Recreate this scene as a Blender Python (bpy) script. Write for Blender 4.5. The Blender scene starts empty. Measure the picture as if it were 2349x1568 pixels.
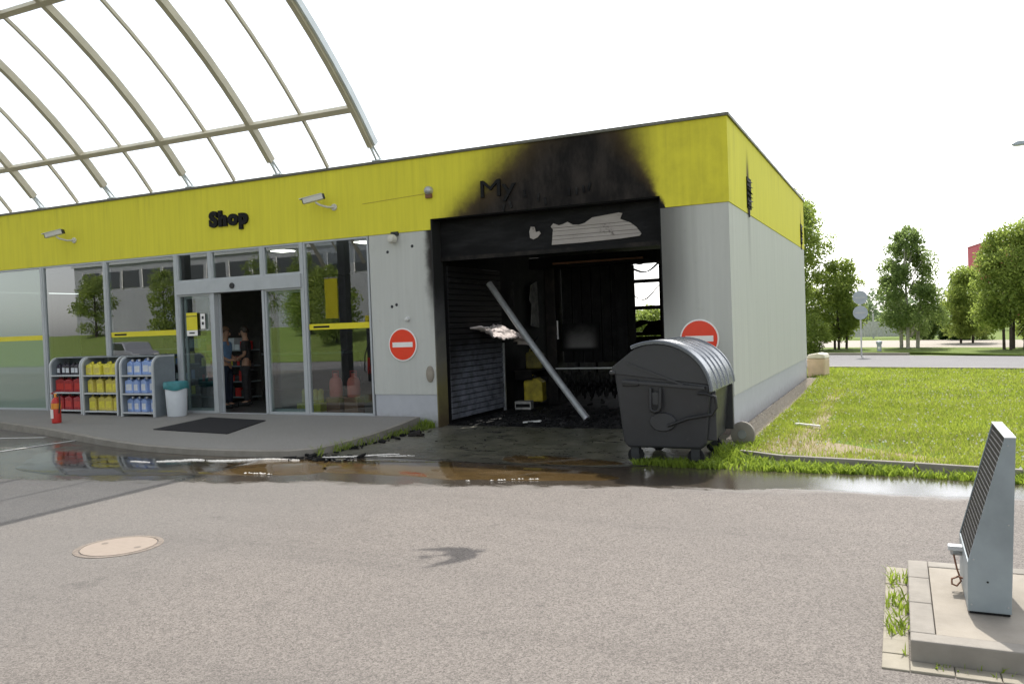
import bpy, bmesh, math, random
import numpy as np
from mathutils import Vector, Matrix, noise as mnoise
random.seed(7)
rng = np.random.default_rng(11)
SC = bpy.context.scene
COL = SC.collection
R = math.radians

# ---------------------------------------------------------------- camera, sky, sun, exposure
yaw, pitch, roll = -0.43980, -0.02160, -0.03660
FPX = 1887.76
fw = Vector((math.sin(yaw) * math.cos(pitch), math.cos(yaw) * math.cos(pitch), math.sin(pitch)))
r0 = Vector((math.cos(yaw), -math.sin(yaw), 0))
u0 = r0.cross(fw)
rr = r0 * math.cos(roll) + u0 * math.sin(roll)
uu = u0 * math.cos(roll) - r0 * math.sin(roll)
cam = bpy.data.cameras.new('camera')
cam.sensor_width = 36
cam.lens = 36 * FPX / 2349
cam.clip_start = 0.05
cam.clip_end = 2000
camo = bpy.data.objects.new('camera', cam)
COL.objects.link(camo)
M3 = Matrix((rr, uu, -fw)).transposed()
camo.matrix_world = Matrix.Translation((2.2846, -12.7182, 1.8)) @ M3.to_4x4()
SC.camera = camo

SUN = Vector((-0.062, 0.735, 1.0)).normalized()
world = bpy.data.worlds.new('World')
SC.world = world
world.use_nodes = True
wn = world.node_tree
wn.nodes.clear()
sky = wn.nodes.new('ShaderNodeTexSky')
sky.sky_type = 'NISHITA'
sky.sun_disc = False
sky.sun_elevation = math.asin(SUN.z)
sky.sun_rotation = math.atan2(SUN.x, SUN.y)
sky.air_density = 1.0
sky.dust_density = 1.6
sky.ozone_density = 1.0
veil = wn.nodes.new('ShaderNodeMix')          # thin bright overcast veil that whitens the blue evenly
veil.data_type = 'RGBA'
veil.inputs['Factor'].default_value = 0.8
bw = wn.nodes.new('ShaderNodeRGBToBW')
bg = wn.nodes.new('ShaderNodeBackground')
bg.inputs['Strength'].default_value = 0.15
wo = wn.nodes.new('ShaderNodeOutputWorld')
wn.links.new(sky.outputs[0], bw.inputs[0])
wn.links.new(sky.outputs[0], veil.inputs['A'])
wn.links.new(bw.outputs[0], veil.inputs['B'])
wn.links.new(veil.outputs['Result'], bg.inputs[0])
wn.links.new(bg.outputs[0], wo.inputs[0])

sl = bpy.data.lights.new('sun', 'SUN')
sl.energy = 2.0
sl.angle = R(0.45)
sl.color = (1.0, 0.955, 0.89)
so = bpy.data.objects.new('sun', sl)
COL.objects.link(so)
so.rotation_euler = SUN.to_track_quat('Z', 'Y').to_euler()
so.location = SUN * 60
SC.view_settings.view_transform = 'Standard'
SC.view_settings.look = 'None'
SC.view_settings.gamma = 1
SC.view_settings.use_curve_mapping = False
SC.view_settings.exposure = 1.36
SC.render.engine = 'CYCLES'
SC.cycles.max_bounces = 10
SC.cycles.transparent_max_bounces = 24


# ---------------------------------------------------------------- mesh helpers
class MB:
    def __init__(self):
        self.v, self.f, self.m = [], [], []

    def add(self, vs, fs, mi=0):
        n = len(self.v)
        self.v += [tuple(v) for v in vs]
        self.f += [tuple(n + i for i in f) for f in fs]
        self.m += [mi] * len(fs)
        return self

    def box(self, x0, x1, y0, y1, z0, z1, mi=0):
        return self.add([(x, y, z) for z in (z0, z1) for y in (y0, y1) for x in (x0, x1)],
                        [(0, 2, 3, 1), (4, 5, 7, 6), (0, 1, 5, 4), (2, 6, 7, 3), (0, 4, 6, 2), (1, 3, 7, 5)], mi)

    def obox(self, c, ax, ay, az, mi=0):
        c, ax, ay, az = Vector(c), Vector(ax), Vector(ay), Vector(az)
        vs = [c + ax * i + ay * j + az * k for k in (-1, 1) for j in (-1, 1) for i in (-1, 1)]
        return self.add(vs, [(0, 2, 3, 1), (4, 5, 7, 6), (0, 1, 5, 4), (2, 6, 7, 3), (0, 4, 6, 2), (1, 3, 7, 5)], mi)

    def prism(self, poly, axis, a, b, mi=0):
        """poly of 2D points, swept along axis from a to b (axis 0: poly=(y,z); 1: (x,z); 2: (x,y))."""
        def P(q, t):
            return {0: (t, q[0], q[1]), 1: (q[0], t, q[1]), 2: (q[0], q[1], t)}[axis]
        n = len(poly)
        vs = [P(q, a) for q in poly] + [P(q, b) for q in poly]
        fs = [tuple(range(n)), tuple(range(2 * n - 1, n - 1, -1))]
        fs += [((i + 1) % n, i, n + i, n + (i + 1) % n) for i in range(n)]
        return self.add(vs, fs, mi)

    def tube(self, pts, r, n=8, mi=0, cap=True):
        pts = [Vector(p) for p in pts]
        rs = r if isinstance(r, (list, tuple)) else [r] * len(pts)
        rings, up = [], None
        for i, p in enumerate(pts):
            d = (pts[min(i + 1, len(pts) - 1)] - pts[max(i - 1, 0)]).normalized()
            if up is None:
                up = Vector((0, 0, 1)) if abs(d.z) < .9 else Vector((1, 0, 0))
            a = d.cross(up).normalized()
            b = a.cross(d).normalized()
            up = b
            rings.append([p + (a * math.cos(2 * math.pi * k / n) + b * math.sin(2 * math.pi * k / n)) * rs[i] for k in range(n)])
        vs = [q for ring in rings for q in ring]
        fs = [(i * n + k, i * n + (k + 1) % n, (i + 1) * n + (k + 1) % n, (i + 1) * n + k)
              for i in range(len(pts) - 1) for k in range(n)]
        if cap:
            fs += [tuple(range(n - 1, -1, -1)), tuple((len(pts) - 1) * n + k for k in range(n))]
        return self.add(vs, fs, mi)

    def lathe(self, prof, c=(0, 0, 0), n=20, axis='z', mi=0, sx=1, sy=1):
        vs = []
        for r, h in prof:
            for k in range(n):
                a = 2 * math.pi * k / n
                x, y = r * math.cos(a) * sx, r * math.sin(a) * sy
                vs.append({'z': (c[0] + x, c[1] + y, c[2] + h), 'y': (c[0] + x, c[1] + h, c[2] + y),
                           'x': (c[0] + h, c[1] + x, c[2] + y)}[axis])
        m = len(prof)
        fs = [(i * n + k, i * n + (k + 1) % n, (i + 1) * n + (k + 1) % n, (i + 1) * n + k) for i in range(m - 1) for k in range(n)]
        fs += [tuple(range(n - 1, -1, -1)), tuple((m - 1) * n + k for k in range(n))]
        return self.add(vs, fs, mi)

    def build(self, name, mat, parent=None, smooth=None, bevel=0, segs=2):
        me = bpy.data.meshes.new(name)
        me.from_pydata(self.v, [], self.f)
        mats = mat if isinstance(mat, (list, tuple)) else [mat]
        for q in mats:
            me.materials.append(q)
        if len(mats) > 1:
            me.polygons.foreach_set('material_index', self.m)
        bm = bmesh.new()
        bm.from_mesh(me)
        bmesh.ops.recalc_face_normals(bm, faces=bm.faces)
        bm.to_mesh(me)
        bm.free()
        if smooth is not None:
            me.polygons.foreach_set('use_smooth', [True] * len(me.polygons))
            me.set_sharp_from_angle(angle=R(smooth))
        me.update()
        o = bpy.data.objects.new(name, me)
        COL.objects.link(o)
        if parent:
            o.parent = parent
        if bevel:
            b = o.modifiers.new('bevel', 'BEVEL')
            b.width = bevel
            b.segments = segs
            b.limit_method = 'ANGLE'
            b.angle_limit = R(40)
            b.use_clamp_overlap = True
        return o


def raw_mesh(name, verts, faces_flat, nper, mat, parent=None, cols=None):
    """fast numpy mesh: verts (n,3), faces_flat int array, nper corners per face."""
    me = bpy.data.meshes.new(name)
    nf = len(faces_flat) // nper
    me.vertices.add(len(verts))
    me.vertices.foreach_set('co', np.asarray(verts, dtype=np.float32).ravel())
    me.loops.add(len(faces_flat))
    me.loops.foreach_set('vertex_index', np.asarray(faces_flat, dtype=np.int32))
    me.polygons.add(nf)
    me.polygons.foreach_set('loop_start', np.arange(nf, dtype=np.int32) * nper)
    me.materials.append(mat)
    if cols is not None:
        at = me.attributes.new('tint', 'FLOAT', 'POINT')
        at.data.foreach_set('value', np.asarray(cols, dtype=np.float32))
    me.update(calc_edges=True)
    me.validate()
    o = bpy.data.objects.new(name, me)
    COL.objects.link(o)
    if parent:
        o.parent = parent
    return o


def thing(name, label, cat, loc=(0, 0, 0), rz=0, group=None):
    o = bpy.data.objects.new(name, None)
    o.empty_display_size = .1
    COL.objects.link(o)
    o.location = loc
    o.rotation_euler = (0, 0, rz)
    return tag(o, label, cat, group)


def tag(o, label=None, cat=None, group=None, kind=None):
    if label: o['label'] = label
    if cat: o['category'] = cat
    if group: o['group'] = group
    if kind: o['kind'] = kind
    return o


def structure(o, label=None):
    o['kind'] = 'structure'
    if label: o['label'] = label
    return o


def copy_tree(o, parent=None):
    c = o.copy()
    COL.objects.link(c)
    if parent:
        c.parent = parent
        c.matrix_parent_inverse = o.matrix_parent_inverse
    for ch in list(o.children):
        copy_tree(ch, c)
    return c


# ---------------------------------------------------------------- node / material helpers
class NT:
    def __init__(self, name):
        self.mat = bpy.data.materials.new(name)
        self.mat.use_nodes = True
        self.t = self.mat.node_tree
        self.t.nodes.clear()
        self.out = self.n('ShaderNodeOutputMaterial')
        self.tc = self.n('ShaderNodeTexCoord')
        self._pos = None

    def n(self, kind, **kw):
        x = self.t.nodes.new(kind)
        for k, v in kw.items():
            setattr(x, k, v)
        return x

    def link(self, a, b):
        self.t.links.new(a, b)

    def setin(self, sock, v):
        if isinstance(v, bpy.types.NodeSocket):
            self.link(v, sock)
        elif isinstance(v, (tuple, list)) and len(v) == 3 and sock.type == 'RGBA':
            sock.default_value = (*v, 1)
        else:
            sock.default_value = v

    def pos(self):
        if self._pos is None:
            g = self.n('ShaderNodeNewGeometry')
            s = self.n('ShaderNodeSeparateXYZ')
            self.link(g.outputs['Position'], s.inputs[0])
            self._pos = (g.outputs['Position'], s.outputs[0], s.outputs[1], s.outputs[2])
        return self._pos

    def math(self, op, a, b=0.0, c=0.0, clamp=False):
        x = self.n('ShaderNodeMath', operation=op, use_clamp=clamp)
        self.setin(x.inputs[0], a)
        self.setin(x.inputs[1], b)
        if len(x.inputs) > 2: self.setin(x.inputs[2], c)
        return x.outputs[0]

    def noise(self, scale, detail=4, rough=.55, vec=None, dist=0.0, stretch=None, world=True):
        x = self.n('ShaderNodeTexNoise')
        x.inputs['Scale'].default_value = scale
        x.inputs['Detail'].default_value = detail
        x.inputs['Roughness'].default_value = rough
        x.inputs['Distortion'].default_value = dist
        v = vec if vec is not None else (self.pos()[0] if world else self.tc.outputs['Object'])
        if stretch:
            mp = self.n('ShaderNodeMapping')
            mp.inputs['Scale'].default_value = stretch
            self.link(v, mp.inputs[0])
            v = mp.outputs[0]
        self.link(v, x.inputs['Vector'])
        return x.outputs['Fac']

    def smooth(self, v, a, b, lo=0.0, hi=1.0):
        x = self.n('ShaderNodeMapRange', interpolation_type='SMOOTHSTEP')
        self.setin(x.inputs[0], v)
        for k, q in enumerate((a, b, lo, hi)):
            self.setin(x.inputs[1 + k], q)
        return x.outputs[0]

    def lin(self, v, a, b, lo=0.0, hi=1.0):
        x = self.n('ShaderNodeMapRange')
        self.setin(x.inputs[0], v)
        for k, q in enumerate((a, b, lo, hi)):
            self.setin(x.inputs[1 + k], q)
        return x.outputs[0]

    def mix(self, f, a, b, blend='MIX'):
        x = self.n('ShaderNodeMix', data_type='RGBA', blend_type=blend)
        self.setin(x.inputs['Factor'], f)
        self.setin(x.inputs['A'], a)
        self.setin(x.inputs['B'], b)
        return x.outputs['Result']

    def ramp(self, f, stops):
        x = self.n('ShaderNodeValToRGB')
        e = x.color_ramp.elements
        while len(e) < len(stops): e.new(0.5)
        for i, (p, c) in enumerate(stops):
            e[i].position = p
            e[i].color = (*c, 1) if len(c) == 3 else c
        self.setin(x.inputs[0], f)
        return x.outputs[0]

    def bump(self, h, strength=.3, dist=.01, normal=None):
        x = self.n('ShaderNodeBump')
        x.inputs['Strength'].default_value = strength
        x.inputs['Distance'].default_value = dist
        self.link(h, x.inputs['Height'])
        if normal is not None: self.link(normal, x.inputs['Normal'])
        return x.outputs[0]

    def pbsdf(self, color, rough=.6, metal=0.0, spec=.5, normal=None, **kw):
        x = self.n('ShaderNodeBsdfPrincipled')
        self.setin(x.inputs['Base Color'], color)
        self.setin(x.inputs['Roughness'], rough)
        self.setin(x.inputs['Metallic'], metal)
        self.setin(x.inputs['Specular IOR Level'], spec)
        if normal is not None: self.link(normal, x.inputs['Normal'])
        for k, v in kw.items(): self.setin(x.inputs[k], v)
        return x.outputs[0]

    def finish(self, shader):
        self.link(shader, self.out.inputs['Surface'])
        return self.mat


def mk(name, col, rough=.5, metal=0.0, spec=.5, var=.12, scale=6.0, bump=0.0, bscale=80, fine=None, world=False):
    """plain painted / plastic / metal surface with slight uneven wear."""
    t = NT(name)
    f = t.noise(scale, 5, .6, world=world)
    c = t.mix(t.lin(f, .3, .7, 0, 1), tuple(x * (1 - var) for x in col), tuple(min(1, x * (1 + var)) for x in col))
    g = t.noise(scale * 7, 3, .6, world=world)
    r = t.lin(g, .3, .7, max(0.02, rough - .08), min(1, rough + .1))
    nrm = t.bump(t.noise(bscale, 3, .6, world=world), bump, .004) if bump else None
    return t.finish(t.pbsdf(c, r, metal, spec, nrm))


def soot_mix(t, base, mask, brown=(.06, .035, .02)):
    """clean -> brown -> black as mask goes 0..1"""
    c = t.mix(t.smooth(mask, .0, .55), base, t.mix(.65, base, brown, 'MULTIPLY') if False else brown)
    return t.mix(t.smooth(mask, .35, .95), c, (.013, .012, .012))


M = {}
YEL = (.73, .665, .062)
# fascia: yellow cladding with the fire's soot plume above the bay
t = NT('yellow_cladding')
P, px, py, pz = t.pos()
n1 = t.noise(1.6, 6, .62)
n2 = t.noise(7, 5, .6)
wob = t.math('ADD', t.math('MULTIPLY', t.math('SUBTRACT', n1, .5), .62), t.math('MULTIPLY', t.math('SUBTRACT', n2, .5), .16))
pxw = t.math('ADD', px, wob)
h = t.math('SUBTRACT', pz, 3.72)
leftb = t.math('ADD', t.math('MULTIPLY', h, .92), -4.92)
rightb = t.math('ADD', t.math('MULTIPLY', h, -.16), -.98)
ml = t.smooth(t.math('SUBTRACT', pxw, leftb), t.math('SUBTRACT', -.55, t.math('MULTIPLY', h, .35)), t.math('ADD', 1.05, t.math('MULTIPLY', h, .85)))
mr = t.smooth(t.math('SUBTRACT', rightb, t.math('ADD', px, t.math('MULTIPLY', wob, .6))), t.math('SUBTRACT', -.05, t.math('MULTIPLY', h, .42)), t.math('ADD', .22, t.math('MULTIPLY', h, .95)))
front = t.smooth(py, .3, .1)
plume = t.math('MULTIPLY', t.math('MULTIPLY', ml, mr), front)
halo = t.math('MULTIPLY', t.math('MULTIPLY', t.smooth(px, -5.4, -3.6), t.smooth(n1, .25, .75)), t.math('MULTIPLY', front, .22))
# small smoke streak over each side vent
sv = None
for yc, w, s in ((1.78, .16, 1.0), (10.2, .16, .8)):
    d = t.math('ABSOLUTE', t.math('SUBTRACT', t.math('ADD', py, t.math('MULTIPLY', wob, .12)), yc))
    a = t.math('MULTIPLY', t.smooth(d, w * 1.5, w * .15), t.smooth(pz, 4.85, 4.05))
    a = t.math('MULTIPLY', a, t.math('MULTIPLY', t.smooth(px, -.05, -.01), .62 * s))
    sv = a if sv is None else t.math('MAXIMUM', sv, a)
mask = t.math('MAXIMUM', t.math('MAXIMUM', plume, sv), halo)
streak = t.noise(1, 4, .6, stretch=(14, 14, .5))
basec = t.mix(t.lin(streak, .3, .7), tuple(x * .93 for x in YEL), tuple(min(1, x * 1.05) for x in YEL))
grime = t.math('ADD', t.smooth(t.noise(3, 5, .65, stretch=(1, 1, .35)), .5, .8, 0, .16), t.math('MULTIPLY', t.smooth(t.noise(1, 5, .65, stretch=(6, 6, .3)), .54, .72), t.smooth(pz, 3.9, 4.8, 0, .22)))
basec = t.mix(grime, basec, (.32, .29, .05))
c = t.mix(t.smooth(mask, .0, .72), basec, (.085, .058, .026))
smk = t.noise(1, 6, .7, stretch=(2.2, 2.2, .9))
c = t.mix(t.smooth(mask, .32, 1.05), c, t.mix(t.smooth(smk, .35, .7), (.010, .0095, .010), (.040, .034, .031)))
rib = t.n('ShaderNodeTexWave', wave_type='BANDS', bands_direction='DIAGONAL')
seam = t.math('SINE', t.math('MULTIPLY', t.math('ADD', px, py), 2 * math.pi / .10))
nrm = t.bump(t.math('MULTIPLY', seam, .5), .10, .004)
M['yellow_clad'] = t.finish(t.pbsdf(c, t.lin(mask, 0, 1, .72, .85), 0, .12, nrm))

# grey cladding
t = NT('grey_cladding')
P, px, py, pz = t.pos()
n1 = t.noise(2.2, 6, .62)
streak = t.noise(1, 5, .6, stretch=(9, 9, .45))
c = t.mix(t.lin(streak, .3, .7), (.50, .505, .475), (.545, .55, .515))
c = t.mix(t.smooth(t.noise(5, 6, .7), .56, .8, 0, .25), c, (.27, .26, .235))
wl = t.math('ADD', px, t.math('MULTIPLY', t.math('SUBTRACT', n1, .5), .22))
edge = t.math('MULTIPLY', t.smooth(wl, -5.46, -5.2), t.smooth(px, -4.9, -5.1))
edge = t.math('MULTIPLY', edge, t.math('MULTIPLY', t.smooth(pz, 1.2, 3.2), t.smooth(py, .12, .02)))
edge2 = t.math('MULTIPLY', t.math('MULTIPLY', t.smooth(px, -.15, -1.05), t.smooth(px, -1.3, -1.2)), t.math('MULTIPLY', t.smooth(pz, .2, 2.6, .10, .62), t.smooth(py, .12, .02)))
dr = t.math('MULTIPLY', t.smooth(t.math('ABSOLUTE', t.math('SUBTRACT', py, 1.85)), .28, .02),
            t.math('MULTIPLY', t.smooth(pz, 1.5, 3.55), t.math('MULTIPLY', t.smooth(px, -.05, -.01), .3)))
lowb = t.math('MULTIPLY', t.smooth(t.math('ADD', pz, t.math('MULTIPLY', n1, .3)), .75, .2), .3)
mask = t.math('MAXIMUM', t.math('MAXIMUM', edge, edge2), dr)
c = t.mix(lowb, c, (.20, .175, .14))
rs = t.math('MULTIPLY', t.smooth(t.noise(1, 5, .65, stretch=(5, 5, .22)), .54, .74), t.smooth(pz, 1.6, 3.5, .0, .16))
c = t.mix(rs, c, (.22, .215, .19))
jl = t.math('ABSOLUTE', t.math('SUBTRACT', t.math('FRACT', t.math('DIVIDE', t.math('ADD', py, .35), 1.19)), .5))
c = t.mix(t.math('MULTIPLY', t.smooth(jl, .006, .002), t.smooth(py, .2, .3, 0, .45)), c, (.16, .16, .15))
c = t.mix(t.smooth(mask, .02, .9), c, (.03, .026, .024))
seam = t.math('SINE', t.math('MULTIPLY', t.math('ADD', px, py), 2 * math.pi / .085))
nrm = t.bump(seam, .16, .004)
nrm = t.bump(t.noise(160, 3, .6), .12, .003, nrm)
M['grey_clad'] = t.finish(t.pbsdf(c, .7, 0, .2, nrm))

t = NT('plinth_render')
P, px, py, pz = t.pos()
c = t.mix(t.noise(4, 6, .65), (.40, .41, .44), (.50, .51, .54))
spl = t.smooth(t.math('ADD', pz, t.math('MULTIPLY', t.math('SUBTRACT', t.noise(9, 5, .7), .5), .35)), .32, .02)
c = t.mix(t.math('MULTIPLY', spl, .5), c, (.19, .17, .14))
rc = t.math('MULTIPLY', t.smooth(px, -1.1, -1.0), t.math('MULTIPLY', t.smooth(py, .1, .05), t.smooth(px, -.02, -.06)))
c = t.mix(t.math('MULTIPLY', rc, .8), c, (.16, .115, .085))
M['plinth'] = t.finish(t.pbsdf(c, .75, 0, .3, t.bump(t.noise(140, 4, .6), .25, .004)))

# sooty charred surfaces inside the bay
def soot(name, lo, hi, rough=.75, ext=None):
    t = NT(name)
    n = t.noise(3.5, 7, .68)
    n2 = t.noise(1, 5, .6, stretch=(6, 6, .7))
    c = t.mix(t.smooth(t.math('MULTIPLY', n, t.math('ADD', n2, .5)), .38, .75), lo, hi)
    return t.finish(t.pbsdf(c, rough, 0, .18, t.bump(t.noise(45, 5, .65), .35, .01)))
M['soot'] = soot('soot_black', (.004, .004, .0045), (.013, .0125, .013))
M['soot2'] = soot('soot_grey', (.006, .006, .0065), (.036, .035, .034))
M['char'] = soot('charred_metal', (.006, .0055, .0055), (.028, .023, .02), .55)
t = NT('lintel_soot')
P, px, py, pz = t.pos()
n = t.noise(1, 6, .65, stretch=(1.2, 1, 6))
c = t.mix(t.smooth(n, .4, .8), (.006, .006, .0065), (.022, .022, .023))
c = t.mix(t.smooth(t.noise(1, 6, .7, stretch=(3, 1, 14)), .66, .8, 0, .4), c, (.11, .105, .10))
M['lintel'] = t.finish(t.pbsdf(c, .7, 0, .18, t.bump(t.noise(30, 5, .65), .3, .01)))
t = NT('ash_smear')
P, px, py, pz = t.pos()
n = t.noise(4, 6, .65)
q = t.math('MULTIPLY', t.smooth(t.math('ADD', pz, t.math('MULTIPLY', n, .3)), 1.95, 1.35), t.smooth(pz, 1.2, 1.28))
q = t.math('MULTIPLY', q, t.math('MULTIPLY', t.smooth(px, -4.36, -4.1), t.smooth(px, -3.5, -3.75)))
M['ash'] = t.finish(t.pbsdf(t.mix(q, (.006, .006, .006), (.17, .165, .16)), .8, 0, .15))
t = NT('exposed_board')
P, px, py, pz = t.pos()
n = t.noise(2.5, 6, .7, stretch=(1, 1, 3))
c = t.mix(n, (.26, .235, .215), (.46, .42, .39))
c = t.mix(t.smooth(t.noise(5, 6, .7), .58, .75), c, (.10, .085, .075))
M['board'] = t.finish(t.pbsdf(c, .7, 0, .3, t.bump(n, .2, .01)))
# ribbed shutter on the bay's left wall, paint left only near the floor
t = NT('shutter_paint')
P, px, py, pz = t.pos()
n = t.noise(2.0, 6, .68)
hh = t.math('ADD', pz, t.math('MULTIPLY', t.math('SUBTRACT', n, .5), 1.1))
hh = t.math('SUBTRACT', hh, t.math('MULTIPLY', t.math('SUBTRACT', py, .4), .22))
mask = t.smooth(hh, .25, 1.45)
c = t.mix(t.noise(14, 5, .7), (.17, .185, .225), (.29, .305, .35))
c = t.mix(t.smooth(t.noise(5, 7, .72), .42, .7, 0, .8), c, (.05, .05, .058))
c = t.mix(t.smooth(py, 1.0, .45, 0, .5), c, (.06, .055, .05))
c = t.mix(mask, c, (.011, .011, .012))
M['shutter'] = t.finish(t.pbsdf(c, .55, 0, .4))
t = NT('jamb_scorched')
P, px, py, pz = t.pos()
n = t.noise(4, 6, .65)
hh = t.math('ADD', pz, t.math('MULTIPLY', t.math('SUBTRACT', n, .5), .9))
c = t.ramp(t.lin(hh, 0, 3.0), [(0, (.10, .075, .04)), (.22, (.20, .175, .075)), (.40, (.17, .16, .13)), (.62, (.09, .09, .09)), (.85, (.02, .02, .02))])
M['jamb'] = t.finish(t.pbsdf(c, .6, 0, .4, t.bump(n, .2, .01)))

M['frame'] = mk('aluminium_frame', (.42, .44, .455), .38, .0, .5, .06, 5)
M['frame_dark'] = mk('frame_gasket', (.035, .037, .04), .55, 0, .3)
M['coping'] = mk('roof_coping', (.13, .125, .10), .5, .2, .5, .2, 3)
M['roofing'] = mk('roof_felt', (.10, .10, .10), .9, 0, .2, .2, 3)
M['black'] = mk('black_plastic', (.016, .016, .017), .45, 0, .45, .2)
M['white_plastic'] = mk('white_plastic', (.62, .62, .60), .4, 0, .5, .06)
M['cream'] = mk('cream_metal', (.60, .58, .52), .38, 0, .5, .08)
M['steel'] = mk('galvanised_steel', (.46, .47, .48), .42, .55, .5, .18, 9, .1)
M['pole'] = mk('pale_pole', (.36, .37, .375), .4, .25, .5, .2, 5)
M['rib'] = mk('canopy_paint', (.50, .45, .33), .45, 0, .5, .1, 3)
M['rib_end'] = mk('canopy_gutter', (.62, .66, .67), .35, .2, .5, .08, 3)
M['ceil'] = mk('ceiling_tile', (.55, .55, .53), .9, 0, .2, .05)
M['shopwall'] = mk('shop_wall', (.07, .065, .06), .8, 0, .3, .2, 3)
M['shopfloor'] = mk('shop_floor_tile', (.10, .10, .10), .35, 0, .5, .15, 3)
M['goods_dark'] = mk('goods_dark', (.03, .028, .03), .5, 0, .4, .5, 14)
M['red'] = mk('red_paint', (.52, .03, .025), .32, 0, .5, .12, 8)
M['darkred'] = mk('red_plastic', (.33, .018, .025), .3, 0, .5, .15, 8)
M['orange'] = mk('orange_label', (.75, .28, .03), .4)
M['signred'] = mk('sign_red', (.82, .050, .014), .35, 0, .5, .05, 5)
M['signwhite'] = mk('sign_white', (.86, .83, .80), .35, 0, .5, .03, 5)
M['stripe'] = mk('yellow_film', (.72, .62, .02), .45, 0, .4, .05, 5)
M['teal'] = mk('teal_bag', (.06, .24, .26), .45, 0, .4, .2, 9, .4, 25)
M['binwhite'] = mk('bin_white', (.60, .63, .66), .38, 0, .5, .06, 4)
M['rackgrey'] = mk('rack_grey', (.20, .225, .245), .42, 0, .5, .1, 5)
M['rackedge'] = mk('rack_edge', (.50, .52, .53), .4, 0, .5, .06, 5)
M['letter'] = mk('letter_black', (.006, .006, .006), .6, 0, .2, .1)
M['mat'] = mk('rubber_mat', (.022, .021, .023), .85, 0, .25, .25, 30, .5, 160)
M['bluefluid'] = mk('blue_fluid', (.26, .37, .66), .22, 0, .5, .12, 18)
M['yellowfluid'] = mk('yellow_fluid', (.62, .52, .11), .22, 0, .5, .12, 18)
M['yellowpack'] = mk('yellow_pack', (.70, .62, .06), .35, 0, .5, .15, 12)
M['paper'] = mk('label_paper', (.62, .64, .68), .5)
M['darkbottle'] = mk('dark_bottle', (.035, .03, .045), .25, 0, .5, .3, 10)
M['bluecap'] = mk('blue_cap', (.05, .10, .45), .35)
M['concrete'] = mk('island_concrete', (.30, .268, .222), .85, 0, .3, .14, 3, .35, 120, world=True)
M['kerb'] = mk('kerb_concrete', (.27, .248, .215), .85, 0, .3, .16, 4, .35, 120, world=True)
M['block'] = mk('paving_block', (.30, .272, .215), .85, 0, .3, .14, 4, .3, 120, world=True)
M['pylon'] = mk('pylon_paint', (.27, .31, .33), .42, .1, .5, .16, 3)
M['pylon_top'] = mk('pylon_cap', (.60, .62, .64), .4, .2, .5, .05, 4)
M['slat'] = mk('pylon_slat', (.016, .015, .014), .6, 0, .2, .1, 9)
M['tan'] = mk('tan_metal', (.22, .20, .165), .5, .1, .4, .1, 9)
M['rubber'] = mk('rubber', (.012, .012, .013), .75, 0, .2)
M['brown'] = mk('rusty_brown', (.20, .09, .05), .7)
M['skin'] = mk('skin', (.45, .25, .17), .5)
M['shirt'] = mk('blue_shirt', (.16, .27, .46), .75, 0, .3, .15, 12)
M['navy'] = mk('navy_cloth', (.025, .032, .055), .8, 0, .3, .2, 12)
M['charcoal'] = mk('charcoal_cloth', (.045, .042, .045), .8, 0, .3, .2, 12)
M['hair'] = mk('dark_hair', (.03, .018, .012), .6)
M['hair2'] = mk('fair_hair', (.12, .06, .03), .6)
M['carpaint'] = mk('car_paint', (.30, .31, .34), .25, .4, .5, .05)
M['carglass'] = mk('car_glass', (.02, .025, .03), .08, 0, .5, .05)
M['greybuild'] = mk('grey_building', (.30, .31, .33), .7, 0, .3, .06, .5)
M['redbuild'] = mk('red_building', (.50, .075, .11), .7, 0, .3, .06, .5)
M['redbuild2'] = mk('red_building_panel', (.36, .05, .08), .7, 0, .3, .06, .5)
M['signback'] = mk('sign_back', (.38, .42, .48), .5, .3, .5, .08)
M['beige'] = mk('beige_plastic', (.66, .50, .33), .5, 0, .4, .1, 5)
M['beige_top'] = mk('pale_lid', (.74, .68, .55), .5, 0, .4, .1, 5)
M['pink'] = mk('torn_insulation', (.78, .70, .67), .85, 0, .2, .16, 12, .6, 40)
M['line'] = mk('road_paint', (.45, .44, .42), .7, 0, .3, .25, 7, .3, 150, world=True)
M['manhole_rim'] = mk('manhole_rim', (.20, .165, .135), .7, .1, .4, .25, 20)
M['foam'] = mk('foam', (.66, .63, .58), .75, 0, .3, .08, 20, .6, 90, world=True)
M['lightpanel'] = mk('lamp_diffuser', (.7, .7, .68), .4)

t = NT('lit_diffuser')
em = t.n('ShaderNodeEmission')
em.inputs[0].default_value = (1, .93, .8, 1)
em.inputs[1].default_value = 3.0
M['lit'] = t.finish(em.outputs[0])
# waste container plastic
t = NT('container_plastic')
n = t.noise(5, 6, .65, world=False)
c = t.mix(n, (.022, .023, .026), (.040, .041, .045))
c = t.mix(t.smooth(t.noise(11, 6, .7, world=False), .6, .8, 0, .35), c, (.11, .105, .095))
M['container'] = t.finish(t.pbsdf(c, t.lin(n, .3, .7, .34, .5), 0, .5))
t = NT('container_lid')
n = t.noise(5, 6, .65, world=False)
c = t.mix(n, (.10, .112, .132), (.15, .165, .19))
M['lid'] = t.finish(t.pbsdf(c, t.lin(n, .3, .7, .2, .34), 0, .7))

# manhole cover (cast concrete face, worn warm)
t = NT('manhole_face')
n = t.noise(14, 6, .7)
c = t.mix(n, (.25, .205, .165), (.35, .29, .24))
M['manhole'] = t.finish(t.pbsdf(c, .8, 0, .3, t.bump(t.noise(200, 4, .6), .4, .004)))

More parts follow.
